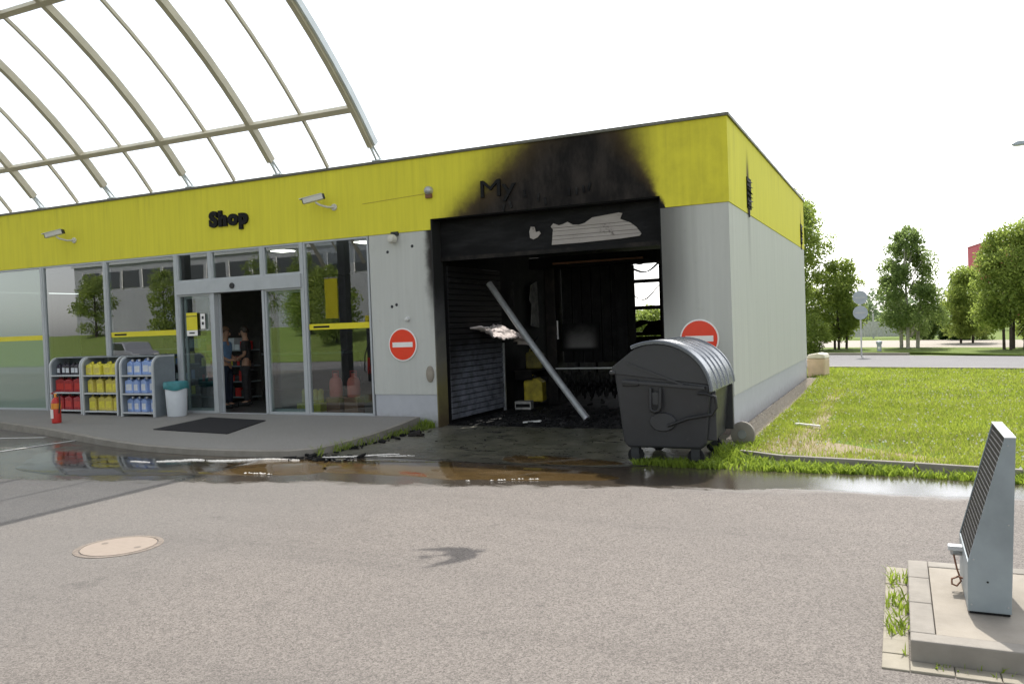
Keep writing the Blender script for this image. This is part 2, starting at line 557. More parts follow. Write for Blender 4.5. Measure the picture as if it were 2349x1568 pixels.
# glass
def glass(name, tint=(.9, .95, .93), refl=1.55, rough=0.0, haze=0.0, hazec=(.5, .6, .55)):
    t = NT(name)
    fr = t.n('ShaderNodeFresnel')
    fr.inputs['IOR'].default_value = refl
    tr = t.n('ShaderNodeBsdfTransparent')
    tr.inputs[0].default_value = (*tint, 1)
    gl = t.n('ShaderNodeBsdfGlossy')
    gl.inputs['Roughness'].default_value = rough
    gl.inputs[0].default_value = (1, 1, 1, 1)
    wv = t.bump(t.noise(.7, 2, .5), .006, .1)
    t.link(wv, gl.inputs['Normal'])
    ms = t.n('ShaderNodeMixShader')
    gg = t.n('ShaderNodeNewGeometry')
    t.link(t.math('MULTIPLY', t.math('MULTIPLY', fr.outputs[0], 2.2, clamp=True), t.math('SUBTRACT', 1.0, gg.outputs['Backfacing'])), ms.inputs[0])
    under = tr.outputs[0]
    if haze:
        df = t.n('ShaderNodeBsdfDiffuse')
        df.inputs[0].default_value = (*hazec, 1)
        m2 = t.n('ShaderNodeMixShader')
        m2.inputs[0].default_value = haze
        t.link(tr.outputs[0], m2.inputs[1])
        t.link(df.outputs[0], m2.inputs[2])
        under = m2.outputs[0]
    t.link(under, ms.inputs[1])
    t.link(gl.outputs[0], ms.inputs[2])
    return t.finish(ms.outputs[0])
M['glass'] = glass('window_glass', (.80, .86, .85), 1.75)
M['glass_film'] = glass('window_glass_film', (.55, .62, .58), 1.6, .02, .55, (.33, .45, .36))
t = NT('canopy_glazing')
tr = t.n('ShaderNodeBsdfTransparent')
tr.inputs[0].default_value = (.62, .66, .70, 1)
tl = t.n('ShaderNodeBsdfTranslucent')
tl.inputs[0].default_value = (.85, .9, .95, 1)
gl = t.n('ShaderNodeBsdfGlossy')
gl.inputs['Roughness'].default_value = .05
m1 = t.n('ShaderNodeMixShader')
m1.inputs[0].default_value = .24
t.link(tr.outputs[0], m1.inputs[1])
t.link(tl.outputs[0], m1.inputs[2])
m2 = t.n('ShaderNodeMixShader')
m2.inputs[0].default_value = .06
t.link(m1.outputs[0], m2.inputs[1])
t.link(gl.outputs[0], m2.inputs[2])
M['canopyglass'] = t.finish(m2.outputs[0])

# ground materials
def asphalt(name, A, B, damp=False, warm=True):
    t = NT(name)
    P, px, py, pz = t.pos()
    vo = t.n('ShaderNodeTexVoronoi')
    vo.inputs['Scale'].default_value = 135
    t.link(P, vo.inputs['Vector'])
    grain = t.n('ShaderNodeRGBToBW')
    t.link(vo.outputs['Color'], grain.inputs[0])
    vo2 = t.n('ShaderNodeTexVoronoi')
    vo2.inputs['Scale'].default_value = 66
    t.link(P, vo2.inputs['Vector'])
    g2 = t.n('ShaderNodeRGBToBW')
    t.link(vo2.outputs['Color'], g2.inputs[0])
    fine = t.noise(120, 4, .7)
    big = t.noise(.35, 6, .62)
    mid = t.noise(2.3, 6, .68)
    g = t.math('ADD', t.math('ADD', t.math('MULTIPLY', grain.outputs[0], .5), t.math('MULTIPLY', g2.outputs[0], .25)), t.math('MULTIPLY', fine, .25))
    c = t.mix(t.smooth(g, .18, .82), A, B)
    c = t.mix(t.lin(big, .3, .7, .0, .30), c, tuple(x * .72 for x in (A[0] * .5 + B[0] * .5, A[1] * .5 + B[1] * .5 + .004, A[2] * .5 + B[2] * .5 + .008)))
    c = t.mix(t.smooth(mid, .50, .78, 0, .22), c, tuple(x * .9 for x in A))
    st = t.noise(1, 5, .6, stretch=(.22, 1.6, 1))
    c = t.mix(t.smooth(st, .50, .72, 0, .16), c, tuple(x * .8 for x in A))
    c = t.mix(t.math('MULTIPLY', t.smooth(px, -1.5, -4.5), .30), c, (.150, .148, .142)) if damp else c
    if damp:
        oil = t.math('MULTIPLY', t.smooth(t.noise(1.7, 3, .45), .66, .78), t.smooth(t.noise(12, 4, .6), .3, .6))
        c = t.mix(t.math('MULTIPLY', oil, .38), c, (.045, .042, .04))
        ln = t.math('SINE', t.math('MULTIPLY', t.math('ADD', py, t.math('MULTIPLY', t.noise(.25, 2, .5), 1.4)), 3.4))
        c = t.mix(t.math('MULTIPLY', t.smooth(ln, .35, 1.0), t.math('MULTIPLY', t.smooth(st, .35, .65), .13)), c, (.07, .066, .063))
    # hairline stains and scattered pale pebbles
    c = t.mix(t.smooth(t.noise(75, 2, .5), .69, .74, 0, .55), c, tuple(min(1, x * 1.75) for x in B))
    c = t.mix(t.smooth(t.noise(9, 3, .6), .70, .76, 0, .35), c, tuple(x * .6 for x in A))
    rough = .86
    spec = .32
    bs = t.math('ADD', t.math('MULTIPLY', vo.outputs['Distance'], 1.0), t.math('MULTIPLY', fine, .5))
    nrm = t.bump(bs, .12, .004)
    if damp:
        n = t.noise(1.1, 6, .65)
        n3 = t.noise(4.5, 5, .65, stretch=(.35, 1, 1))
        yy = t.math('ADD', py, t.math('ADD', t.math('MULTIPLY', t.math('SUBTRACT', n, .5), .8), t.math('MULTIPLY', t.math('SUBTRACT', n3, .5), .65)))
        lim = t.math('MINIMUM', t.math('ADD', -4.15, t.math('MULTIPLY', px, .19)), -3.9)
        d = t.math('SUBTRACT', yy, lim)
        m = t.smooth(d, -.22, .12)
        m = t.math('MULTIPLY', m, t.smooth(px, -13.5, -10.5, .3, 1))
        m = t.math('MULTIPLY', m, t.smooth(py, 0.5, 0.0))
        wetc = t.mix(mid, (.026, .023, .019), (.075, .058, .040))
        c = t.mix(t.math('MULTIPLY', m, .93), c, wetc)
        rough = t.lin(m, 0, 1, .86, t.smooth(t.noise(2.6, 5, .65), .35, .7, .09, .17))
        spec = t.lin(m, 0, 1, .32, .5)
        nn = t.n('ShaderNodeBump')
        t.setin(nn.inputs['Strength'], t.lin(m, 0, 1, .22, .06))
        nn.inputs['Distance'].default_value = .006
        t.link(bs, nn.inputs['Height'])
        nrm = nn.outputs[0]
    return t.finish(t.pbsdf(c, rough, 0, spec, nrm))
M['asphalt'] = asphalt('asphalt', (.082, .072, .064), (.262, .233, .207), damp=True)
M['road'] = asphalt('road_asphalt', (.15, .143, .145), (.25, .245, .245))
M['road2'] = asphalt('pale_road', (.30, .265, .22), (.42, .375, .32))
M['pave'] = asphalt('pavement_concrete', (.21, .20, .185), (.30, .285, .262))
# mossy apron
t = NT('bay_apron')
P, px, py, pz = t.pos()
n = t.noise(2.4, 7, .68)
n2 = t.noise(6, 6, .7, stretch=(.5, 1, 1))
c = t.mix(t.smooth(n, .35, .7), (.05, .052, .034), (.12, .112, .08))
c = t.mix(t.smooth(n2, .5, .68, 0, .85), c, (.022, .021, .018))
c = t.mix(t.smooth(t.math('ADD', px, t.math('MULTIPLY', n, .9)), -3.7, -4.9, 0, .75), c, (.19, .178, .145))
near = t.smooth(t.math('ADD', py, t.math('MULTIPLY', n, 1.2)), -1.2, -3.0)
c = t.mix(t.math('MULTIPLY', near, .75), c, (.024, .022, .018))
c = t.mix(t.smooth(t.noise(30, 4, .7), .64, .72, 0, .4), c, (.2, .19, .16))
M['apron'] = t.finish(t.pbsdf(c, t.lin(n2, .35, .65, .5, .22), 0, .45, t.bump(t.noise(60, 5, .7), .3, .012)))
# puddle water over dark asphalt
t = NT('puddle_water')
P, px, py, pz = t.pos()
n = t.noise(1.5, 5, .6)
brown = t.smooth(t.math('ADD', px, t.math('MULTIPLY', n, 1.5)), -6.6, -4.6)
c = t.mix(brown, (.026, .024, .02), t.mix(n, (.05, .032, .014), (.11, .072, .03)))
silt = t.noise(5, 7, .72, stretch=(.4, 1.3, 1))
c = t.mix(t.smooth(silt, .5, .7, 0, .75), c, t.mix(brown, (.016, .015, .012), (.022, .016, .009)))
c = t.mix(t.smooth(t.noise(16, 5, .7, stretch=(.5, 1, 1)), .64, .74, 0, .5), c, (.17, .145, .105))
rip = t.noise(7, 3, .5, stretch=(1, 1.6, 1))
M['puddle'] = t.finish(t.pbsdf(c, t.smooth(t.noise(3, 4, .6), .4, .7, .05, .2), 0, .5, t.bump(rip, .05, .02)))
t = NT('water_film')
M['film'] = t.finish(t.pbsdf((.10, .105, .115), t.lin(t.noise(6, 4, .6), .3, .7, .10, .28), 0, .8, t.bump(t.noise(40, 3, .6), .05, .01)))
# soil / grass base
def turf(name, a, b, soil):
    t = NT(name)
    n = t.noise(1.3, 6, .65)
    n2 = t.noise(18, 5, .7)
    c = t.mix(n2, a, b)
    c = t.mix(t.smooth(n, .52, .72, 0, .5), c, soil)
    return t.finish(t.pbsdf(c, .95, 0, .15, t.bump(n2, .6, .03)))
M['turf'] = turf('lawn_base', (.085, .14, .02), (.16, .22, .045), (.24, .205, .10))
M['field'] = turf('field_base', (.10, .15, .03), (.18, .23, .06), (.22, .22, .10))
M['soil'] = turf('worn_soil', (.26, .215, .14), (.36, .30, .20), (.2, .2, .09))
t = NT('gravel')
vo = t.n('ShaderNodeTexVoronoi')
vo.inputs['Scale'].default_value = 1
c = t.mix(t.noise(25, 3, .7), (.42, .37, .29), (.68, .60, .50))
M['gravel'] = t.finish(t.pbsdf(c, .9, 0, .2))


def leafmat(name, a, b, trans=.55, sunlit=None):
    t = NT(name)
    at = t.n('ShaderNodeAttribute', attribute_name='tint')
    c = t.mix(at.outputs['Fac'], a, b)
    d = t.pbsdf(c, .55, 0, .35)
    tl = t.n('ShaderNodeBsdfTranslucent')
    t.setin(tl.inputs[0], t.mix(.5, c, tuple(min(1, x * 1.5) for x in b)))
    ms = t.n('ShaderNodeMixShader')
    ms.inputs[0].default_value = trans
    t.link(d, ms.inputs[1])
    t.link(tl.outputs[0], ms.inputs[2])
    return t.finish(ms.outputs[0])
M['leaf_dense'] = leafmat('leaf_dense', (.09, .15, .028), (.33, .40, .09))
M['leaf_birch'] = leafmat('leaf_birch', (.085, .145, .04), (.27, .35, .11))
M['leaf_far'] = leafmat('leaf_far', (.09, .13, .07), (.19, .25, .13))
M['leaf_shrub'] = leafmat('leaf_shrub', (.03, .06, .012), (.09, .15, .03))
M['grass'] = leafmat('grass_blade', (.13, .19, .016), (.36, .42, .06), .5)
M['drygrass'] = leafmat('dry_grass_blade', (.28, .24, .10), (.46, .42, .20), .4)
M['weed'] = leafmat('weed_leaf', (.12, .19, .02), (.30, .39, .05), .5)
M['clover'] = mk('clover_flower', (.72, .72, .62), .8)
M['bark'] = mk('bark', (.075, .06, .05), .9, 0, .2, .3, 9, .5, 40)
M['birchbark'] = mk('birch_bark', (.42, .39, .35), .8, 0, .2, .35, 7, .3, 40)

# ================================================================ GROUND
def sheet(name, poly, z, mat, thick=0.0, kind='structure'):
    mb = MB()
    if thick:
        mb.prism(poly, 2, z - thick, z)
    else:
        mb.add([(x, y, z) for x, y in poly], [tuple(range(len(poly)))])
    o = mb.build(name, mat)
    if kind: o['kind'] = kind
    return o

sheet('ground', [(-900, -900), (900, -900), (900, 1200), (-900, 1200)], -.03, M['field'])
sheet('forecourt', [(-60, -18), (30, -18), (30, -2.2), (0.3, 1.0), (-0.3, 13), (-60, 13)], 0, M['asphalt'])
# pavement slab in front of the shop, falling gently to its kerb
edge = [(-30, -1.2), (-20, -1.45), (-16.5, -1.6), (-14.74, -1.78), (-12.63, -2.29), (-11.22, -2.72), (-9.93, -3.12), (-8.67, -3.43), (-7.64, -3.54), (-6.77, -3.54),
        (-6.16, -3.48), (-5.72, -3.39), (-5.45, -3.2), (-5.36, -2.91), (-5.31, -1.98), (-5.36, -1.43), (-5.45, -.74), (-5.6, .0)]
zt = lambda y: .19 + .03 * y
mb = MB()
n = len(edge)
vs = []
for x, y in edge: vs.append((x, y, zt(y)))
for x, y in edge: vs.append((x, y, -.02))
for x, y in edge:
    k = .12 if y < -1 else .04
    vs.append((x - (.10 if x > -5.8 else 0), min(y + k, 0.0), zt(y) + .002))
fs = [(i, i + 1, n + i + 1, n + i) for i in range(n - 1)] + [(i + 1, i, 2 * n + i, 2 * n + i + 1) for i in range(n - 1)]
structure(mb.add(vs, fs).build('pavement_kerb', M['kerb']))
mb = MB()
xs = np.linspace(-30, -5.7, 50)
ex, ey = [e[0] for e in edge], [e[1] for e in edge]
inner = [(x - (.10 if x > -5.8 else 0), min(y + (.12 if y < -1 else .04), 0)) for x, y in edge[:-1]]
poly = inner + [(-5.7, .02), (-30, .02)]
mb.add([(x, y, zt(y)) for x, y in poly], [tuple(range(len(poly)))])
structure(mb.build('pavement', M['pave']))
# apron of the bay
ap = [(-5.36, -3.2), (-5.32, -2), (-5.36, -1.4), (-5.3, .3), (-1.0, .3), (-1.0, -.02), (.02, -.02), (.3, -1.2), (.25, -2.2), (-.6, -2.95), (-1.0, -3.15), (-2.5, -3.2), (-4, -3.1)]
sheet('bay_apron', ap, .004, M['apron'])


def blob_outline(pts, seed, amp=.12, sub=8):
    """closed smooth outline through pts with irregular edge"""
    out = []
    n = len(pts)
    for i in range(n):
        p0, p1, p2, p3 = (Vector(pts[(i + k - 1) % n] + (0,)) for k in range(4))
        for s in range(sub):
            q = s / sub
            p = 0.5 * ((2 * p1) + (-p0 + p2) * q + (2 * p0 - 5 * p1 + 4 * p2 - p3) * q * q + (-p0 + 3 * p1 - 3 * p2 + p3) * q ** 3)
            nx = mnoise.noise((p.x * 1.7 + seed, p.y * 3, seed)) + .6 * mnoise.noise((p.x * 5 + seed, p.y * 9, seed))
            ny = mnoise.noise((p.x * 1.7, p.y * 3 + seed, seed + 5)) + .6 * mnoise.noise((p.x * 5, p.y * 9 + seed, seed))
            out.append((p.x + nx * amp, p.y + ny * amp * .7))
    return out

def puddle(outline):
    c = Vector((sum(p[0] for p in outline), sum(p[1] for p in outline))) / len(outline)
    n = len(outline)
    out = []
    for i in range(n):
        a_, b_ = Vector(outline[i - 1]), Vector(outline[(i + 1) % n])
        d_ = (b_ - a_).normalized()
        nrm_ = Vector((d_.y, -d_.x))
        if nrm_.dot(Vector(outline[i]) - c) < 0: nrm_ = -nrm_
        out.append(Vector(outline[i]) + nrm_ * .05)
    vs = [(x, y, .008) for x, y in outline] + [(p.x, p.y, .0002) for p in out]
    o = MB().add(vs, [tuple(range(n))] + [(i, n + i, n + (i + 1) % n, (i + 1) % n) for i in range(n)]).build('puddle', M['puddle'], smooth=60)
    structure(o)
puddle(blob_outline([(-10.6, -3.35), (-9.2, -3.5), (-7.7, -3.72), (-6.2, -3.66), (-5.5, -3.55), (-4.9, -3.65), (-4.5, -4.35), (-5.4, -4.7), (-6.6, -5.0), (-7.6, -5.3), (-8.9, -5.2), (-9.8, -4.5)], 3, .10))
puddle(blob_outline([(-4.7, -3.45), (-3.4, -3.3), (-2.2, -3.35), (-1.2, -3.5), (-.7, -3.75), (-1.4, -4.05), (-2.4, -4.25), (-3.4, -4.2), (-4.4, -4.2)], 9, .09))
puddle(blob_outline([(-2.5, -2.55), (-1.5, -2.6), (-.9, -2.85), (-1.4, -3.05), (-2.4, -3.0)], 15, .08))

# foam streaks floating on the run-off
def foam(name, path, w, seed, dens=900):
    rg = random.Random(seed)
    mb = MB()
    n = len(path) - 1
    L = sum((Vector(path[i + 1]) - Vector(path[i])).length for i in range(n))
    for i in range(int(dens * L * (w / .1) ** .7)):
        q = rg.random() * n
        k = min(int(q), n - 1)
        p = Vector(path[k]).lerp(Vector(path[k + 1]), q - k)
        prof = math.sin(math.pi * min(max(q / n, .02), .98)) ** .8 * (.5 + 1.1 * mnoise.noise((p.x * 2.6 + seed, seed, 0)))
        if prof < .05: continue
        d = rg.gauss(0, .45) * w * prof
        s_ = rg.uniform(.006, .024) * (1 if abs(d) < w * .4 else .6)
        x, y = p.x + rg.gauss(0, .03), p.y + d + .14 * mnoise.noise((p.x * 1.6, seed + 4, 0))
        c5 = [(x + s_ * math.cos(a_), y + s_ * .8 * math.sin(a_), .0085) for a_ in (0, 1.26, 2.51, 3.77, 5.03)] + [(x, y, .0095 + s_ * .55)]
        mb.add(c5, [(j, (j + 1) % 5, 5) for j in range(5)])
    o = mb.build(name, M['foam'])
    return tag(o, kind='stuff')
foam('foam', [(-7.45, -4.22), (-7.0, -3.98), (-6.4, -3.86), (-5.9, -3.74)], .12, 1)
foam('foam', [(-7.85, -4.33), (-7.55, -4.3)], .045, 5)
foam('foam', [(-6.0, -3.68), (-5.4, -3.58)], .05, 9)
foam('foam', [(-5.3, -3.45), (-4.75, -3.15), (-4.25, -2.85)], .05, 13)
for i, (a, b, w, dn) in enumerate([((-4.4, -3.1), (-3.9, -2.9), .06, 200), ((-2.3, -4.32), (-1.5, -4.12), .05, 60), ((-5.4, -4.72), (-5.0, -4.62), .05, 70)]):
    foam('foam', [a, b], w, 20 + i, dn)
# painted lines by the pavement
structure(MB().obox((-11.17, -3.1, .005), (.05, 0, 0), (.07, .95, 0), (0, 0, .001)).build('road_marking', M['line']))
structure(MB().obox((-12.7, -2.72, .005), (.5, .16, 0), (-.02, .06, 0), (0, 0, .001)).build('road_marking', M['line']))

# ================================================================ BUILDING
B = thing('shop_building', 'flat roofed fuel station shop with yellow fascia, grey walls and burnt out bay', 'building')
XL = -26.0
D = 10.97
ZB, ZT, ZO = 3.53, 4.82, 3.72
BX0, BX1 = -5.22, -1.05
MB().prism([(XL, ZB), (BX0, ZB), (BX0, ZO), (BX1, ZO), (BX1, ZB), (0.012, ZB), (0.012, ZT), (XL, ZT)], 1, -.012, .12).build('fascia', M['yellow_clad'], B)
MB().box(-.12, .012, .122, D, ZB, ZT).build('fascia', M['yellow_clad'], B)
MB().box(XL, -.122, D - .12, D, ZB, ZT).build('fascia', M['yellow_clad'], B)
MB().box(-6.55, BX0, 0, .3, .592, ZB - .004).build('wall_panel', M['grey_clad'], B)
MB().box(BX1, 0, 0, .3, .592, ZB - .004).build('wall_panel', M['grey_clad'], B)
MB().box(-.3, 0, .302, D - .302, .592, ZB - .004).build('wall_panel', M['grey_clad'], B)
MB().box(-1.0, 0, D - .3, D, .592, ZB - .004).build('wall_panel', M['grey_clad'], B)
MB().box(XL, -5.1, D - .3, D, 0, ZB - .004).build('wall_panel', M['grey_clad'], B)
MB().box(XL, XL + .3, 0, D - .3, 0, ZB - .004).build('wall_panel', M['grey_clad'], B)
for a in ((-6.54, BX0 - .002, .012, .29, -.02, .588), (BX1 + .002, -.012, .012, .29, -.02, .588), (-.29, -.012, .292, D - .012, -.02, .588)):
    MB().box(*a).build('plinth', M['plinth'], B)
# coping and roof
MB().box(XL - .03, .045, -.045, .10, ZT, ZT + .05).build('roof_coping', M['coping'], B, bevel=.006)
MB().box(-.10, .045, .10, D + .03, ZT + .0005, ZT + .0495).build('roof_coping', M['coping'], B, bevel=.006)
def holed(name, mat, x0, x1, y0, y1, z0, z1, hx0, hx1, hy0, hy1):
    m = MB()
    m.box(x0, hx0, y0, y1, z0, z1).box(hx1, x1, y0, y1, z0, z1).box(hx0, hx1, y0, hy0, z0, z1).box(hx0, hx1, hy1, y1, z0, z1)
    return m.build(name, mat, B)
holed('roof', M['roofing'], XL, -.13, .13, D - .13, 4.5, 4.6, -5.21, -4.82, 3.25, 5.3)  # unseen opening added so direct sun reaches the torn insulation
# bay: floor, partition, ceiling, jambs
MB().box(BX0, BX1, .302, D - .3, -.02, .02).build('bay_floor', M['soot2'], B)
holed('bay_ceiling', M['soot'], BX0 + .02, BX1, .43, D - .3, 3.74, 3.86, -5.19, -4.80, 2.72, 4.72)  # added opening carries the roof's sun shaft down into the bay
MB().box(-5.45, BX0, .302, D - .3, 0, 4.4).build('partition_wall', M['soot'], B)
MB().box(BX1, BX1 + .1, .302, D - .3, 0, 4.4).build('partition_wall', M['soot'], B)
MB().box(BX0 - .001, BX0 + .02, .004, .36, .0, ZO - .002).build('door_jamb', M['jamb'], B)
MB().box(BX1 - .02, BX1 + .001, .004, .36, .0, ZO - .002).build('door_jamb', M['soot'], B)
MB().box(BX0 + .021, BX1 - .021, .004, .36, ZO - .02, ZO - .001).build('door_jamb', M['soot'], B)
# lintel box of the burnt door, with a bare patch of board
MB().box(BX0 + .02, BX1 - .02, .30, .42, 3.03, 3.70).build('lintel_box', M['lintel'], B)
MB().box(BX0 + .02, BX1 - .02, .27, .31, 2.98, 3.05).build('lintel_trim', M['char'], B)
def lin2(zx, zy):      # positions measured on the lintel
    return zx, zy
patch = [(-3.02, 3.12), (-2.99, 3.38), (-3.03, 3.43), (-2.98, 3.48), (-2.88, 3.44), (-2.80, 3.455), (-2.72, 3.485), (-2.63, 3.43), (-2.52, 3.42), (-2.42, 3.44), (-2.28, 3.52),
         (-1.82, 3.56), (-1.76, 3.545), (-1.80, 3.455), (-1.63, 3.38), (-1.53, 3.30), (-1.45, 3.19), (-1.48, 3.155), (-1.80, 3.135), (-2.5, 3.12)]
def clip_band(poly, z0, z1):
    def clip(pl, f, zc):
        out = []
        for i in range(len(pl)):
            a, b = pl[i], pl[(i + 1) % len(pl)]
            ia, ib = f(a[1]), f(b[1])
            if ia: out.append(a)
            if ia != ib:
                q = (zc - a[1]) / (b[1] - a[1])
                out.append((a[0] + (b[0] - a[0]) * q, zc))
        return out
    return clip(clip(poly, lambda z: z >= z0, z0), lambda z: z <= z1, z1)
zz = [3.10, 3.20, 3.262, 3.345, 3.40, 3.60]
for i in range(5):
    q = clip_band(patch, zz[i] + .003, zz[i + 1] - .003)
    if len(q) > 2:
        MB().prism(q, 1, .285 + .004 * (i % 2), .299).build('board', M['board'], B)
MB().prism([(-3.42, 3.27), (-3.36, 3.24), (-3.28, 3.27), (-3.22, 3.33), (-3.24, 3.37), (-3.31, 3.36), (-3.33, 3.45), (-3.40, 3.46), (-3.43, 3.38)], 1, .287, .299).build('board', M['board'], B)
# left-wall shutter, slat by slat
sh = MB().box(BX0 + .002, BX0 + .02, .45, 2.68, .02, 3.0).build('side_shutter', M['soot'], B)
slat = None
for i in range(27):
    z0 = .08 + i * .105
    if slat is None:
        slat = MB().prism([(BX0 + .021, .0), (BX0 + .05, .012), (BX0 + .05, .088), (BX0 + .021, .098)], 1, .47, 2.66).build('slat', M['shutter'], sh)
        slat.location.z = z0
    else:
        o = slat.copy()
        COL.objects.link(o)
        o.parent = sh
        o.location.z = z0
MB().box(BX0 + .02, BX0 + .07, 2.67, 2.72, .02, 1.42).build('shutter_guide', M['steel'], sh)
# niches further down the wall
for y0, y1, m in ((5.2, 6.1, 'soot2'), (6.3, 8.4, 'soot2'), (8.6, 10.4, 'soot')):
    MB().box(BX0 + .002, BX0 + .04, y0, y1, .4, 2.9).build('wall_lining', M[m], B)
MB().box(BX0 + .04, BX0 + .07, .5, 1.6, 2.62, 2.66).build('wall_rail', M['soot2'], B)
# rear sectional door with melted glazing
MB().box(-5.1, -1.0, D - .3, D, 3.70, ZB + .4).build('rear_lintel', M['soot'], B)
rd = MB()
for x in (-5.06, -3.93, -2.85, -1.8, -1.03):
    rd.box(x - .05, x + .05, D - .22, D - .17, .0, 3.70)
for z in (.06, .70, 1.38, 2.14, 2.92, 3.64):
    rd.box(-5.1, -1.0, D - .2201, D - .1699, z - .055, z + .055)
rdo = rd.build('rear_door', M['char'], B)
for i, x in enumerate((-5.0, -3.87, -2.79, -1.74)):
    MB().box(x, x + 1.02, D - .20, D - .185, .76, 1.3).build('door_panel', M['soot'], rdo)
def droop(x0, x1, z, dip, h, ph):
    mb = MB()
    vs = []
    for i in range(13):
        q = i / 12
        zc = z - dip * math.sin(math.pi * q) + .03 * math.sin(7 * q + ph)
        hh = h * (.4 + .6 * abs(math.sin(5 * q + ph)))
        for s in (-1, 1):
            for d in (-.012, .012):
                vs.append((x0 + (x1 - x0) * q, D - .195 + d + .05 * math.sin(4 * q + ph), zc + s * hh))
    fs = []
    for i in range(12):
        a, b = i * 4, i * 4 + 4
        fs += [(a, a + 2, b + 2, b), (a + 1, b + 1, b + 3, a + 3), (a, b, b + 1, a + 1), (a + 2, a + 3, b + 3, b + 2)]
    mb.add(vs, fs)
    return mb
droop(-5.01, -3.98, 3.40, .20, .035, 0).build('melted_pane', M['soot'], rdo, smooth=60)
droop(-5.01, -3.98, 3.57, .08, .07, 2).build('melted_pane', M['soot'], rdo, smooth=60)
droop(-5.01, -3.98, 2.74, .34, .022, 1).build('melted_pane', M['char'], rdo, smooth=60)
droop(-5.01, -3.98, 1.52, -.18, .10, 3).build('melted_pane', M['soot'], rdo, smooth=60)
MB().prism([(-4.55, 1.40), (-3.98, 1.40), (-3.98, 1.78), (-4.2, 1.74), (-4.4, 1.62)], 1, D - .215, D - .18).build('melted_pane', M['soot'], rdo)

# shop interior
MB().box(XL + .3, -5.45, .12, 8.5, 0, .16).build('shop_floor', M['shopfloor'], B)
MB().box(XL + .3, -5.45, 8.5, 8.7, 0, 4.4).build('shop_back_wall', M['shopwall'], B)
MB().box(XL + .3, -5.46, .13, 8.5, 3.55, 3.65).build('shop_ceiling', M['ceil'], B)
for x, y in ((-9.6, 1.2), (-13, 1.2), (-13, 4.5), (-7.3, 1.0), (-17, 1.2)):
    MB().box(x - .18, x + .18, y - .18, y + .18, 3.53, 3.549).build('ceiling_panel', M['lit'] if (x, y) in ((-9.6, 1.2), (-7.3, 1.0)) else M['lightpanel'], B)  # lit panel behind the right-hand pane is added to brighten the red bottles
# glazing: mullions at their places; each bay is a window > pane, stripe
GZ0, GZ1 = .20, 3.525
mx = [-19.9, -17.8, -15.71, -13.60, -11.45]
def window(x0, x1, z0, z1, m='glass', stripe=True, fr=.035, y=.02):
    f = MB()
    f.box(x0, x0 + fr, y - .03, y + .05, z0, z1)
    f.box(x1 - fr, x1, y - .03, y + .05, z0, z1)
    f.box(x0 + fr, x1 - fr, y - .028, y + .048, z0, z0 + fr)
    f.box(x0 + fr, x1 - fr, y - .028, y + .048, z1 - fr, z1)
    w = f.build('window', M['frame'], B, bevel=.004)
    MB().box(x0 + fr, x1 - fr, y + .005, y + .017, z0 + fr, z1 - fr).build('pane', M[m], w)
    if stripe:
        sx = x0 + fr + .02
        MB().box(sx, x1 - fr - .02, y + .001, y + .0035, 1.83, 1.94).build('stripe', M['stripe'], w)
        if m == 'glass' and x0 > -14:
            # small darker lettering block at the stripe's left end
            MB().box(sx + .10, sx + .48, y - .0005, y + .0005, 1.862, 1.902).build('stripe_print', M['slat'], w)
    return w
window(-19.9, -17.8, GZ0, GZ1, 'glass_film')
window(-17.8, -15.74, GZ0, GZ1, 'glass_film')
window(-15.68, -13.63, GZ0, GZ1, stripe=False)
window(-13.57, -11.48, GZ0, GZ1)
window(-8.08, -6.57, GZ0, GZ1)
for x in (-15.71, -13.60, -11.45, -8.115):
    MB().box(x - .03, x + .03, -.02, .13, .12, GZ1).build('mullion', M['frame'], B, bevel=.005)
MB().box(XL, -6.56, -.008, .10, .10, GZ0 - .001).build('window_sill', M['frame'], B)
MB().box(XL, -6.56, .0, .11, 3.526, 3.5295).build('head_trim', M['frame_dark'], B)
# entrance: transom lights, beam, sidelights, sliding door leaf
for a, b in ((-11.42, -10.52), (-10.46, -9.14), (-9.08, -8.145)):
    window(a, b, 2.93, GZ1, stripe=False)
for x in (-10.49, -9.11):
    MB().box(x - .03, x + .03, -.018, .12, 2.931, GZ1).build('mullion', M['frame'], B, bevel=.005)
MB().box(-11.42, -8.145, -.06, .16, 2.66, 2.929).build('door_operator', M['frame'], B, bevel=.008)
s = MB().lathe([(.0, -.065), (.055, -.065), (.06, -.06), (.06, -.0)], (-9.86, -.02, 2.78), 14, 'y').build('door_sensor', M['black'], B, smooth=40)
window(-11.42, -10.50, GZ0, 2.66, stripe=False)
window(-9.08, -8.145, GZ0, 2.66, stripe=False)
MB().box(-9.14, -9.085, -.03, .14, GZ0, 2.66).build('door_post', M['frame'], B, bevel=.005)
MB().box(-10.495, -10.40, -.03, .10, GZ0, 2.66).build('door_post', M['frame'], B, bevel=.005)
# opened leaf slid behind the sidelight
f = MB()
f.box(-11.36, -11.31, .09, .13, GZ0, 2.65).box(-10.44, -10.37, .101, .14, GZ0, 2.65).box(-11.31, -10.44, .09, .13, GZ0, GZ0 + .08).box(-11.31, -10.44, .09, .13, 2.58, 2.65)
leaf = f.build('sliding_door', M['frame'], B)
MB().box(-11.31, -10.44, .105, .115, GZ0 + .08, 2.58).build('pane', M['glass'], leaf)
f = MB()
f.box(-9.16, -9.11, .15, .19, GZ0, 2.65).box(-8.22, -8.17, .15, .19, GZ0, 2.65).box(-9.11, -8.22, .15, .19, GZ0, GZ0 + .08).box(-9.11, -8.22, .15, .19, 2.58, 2.65)
leaf = f.build('sliding_door', M['frame'], B)
MB().box(-9.11, -8.22, .165, .175, GZ0 + .08, 2.58).build('pane', M['glass'], leaf)
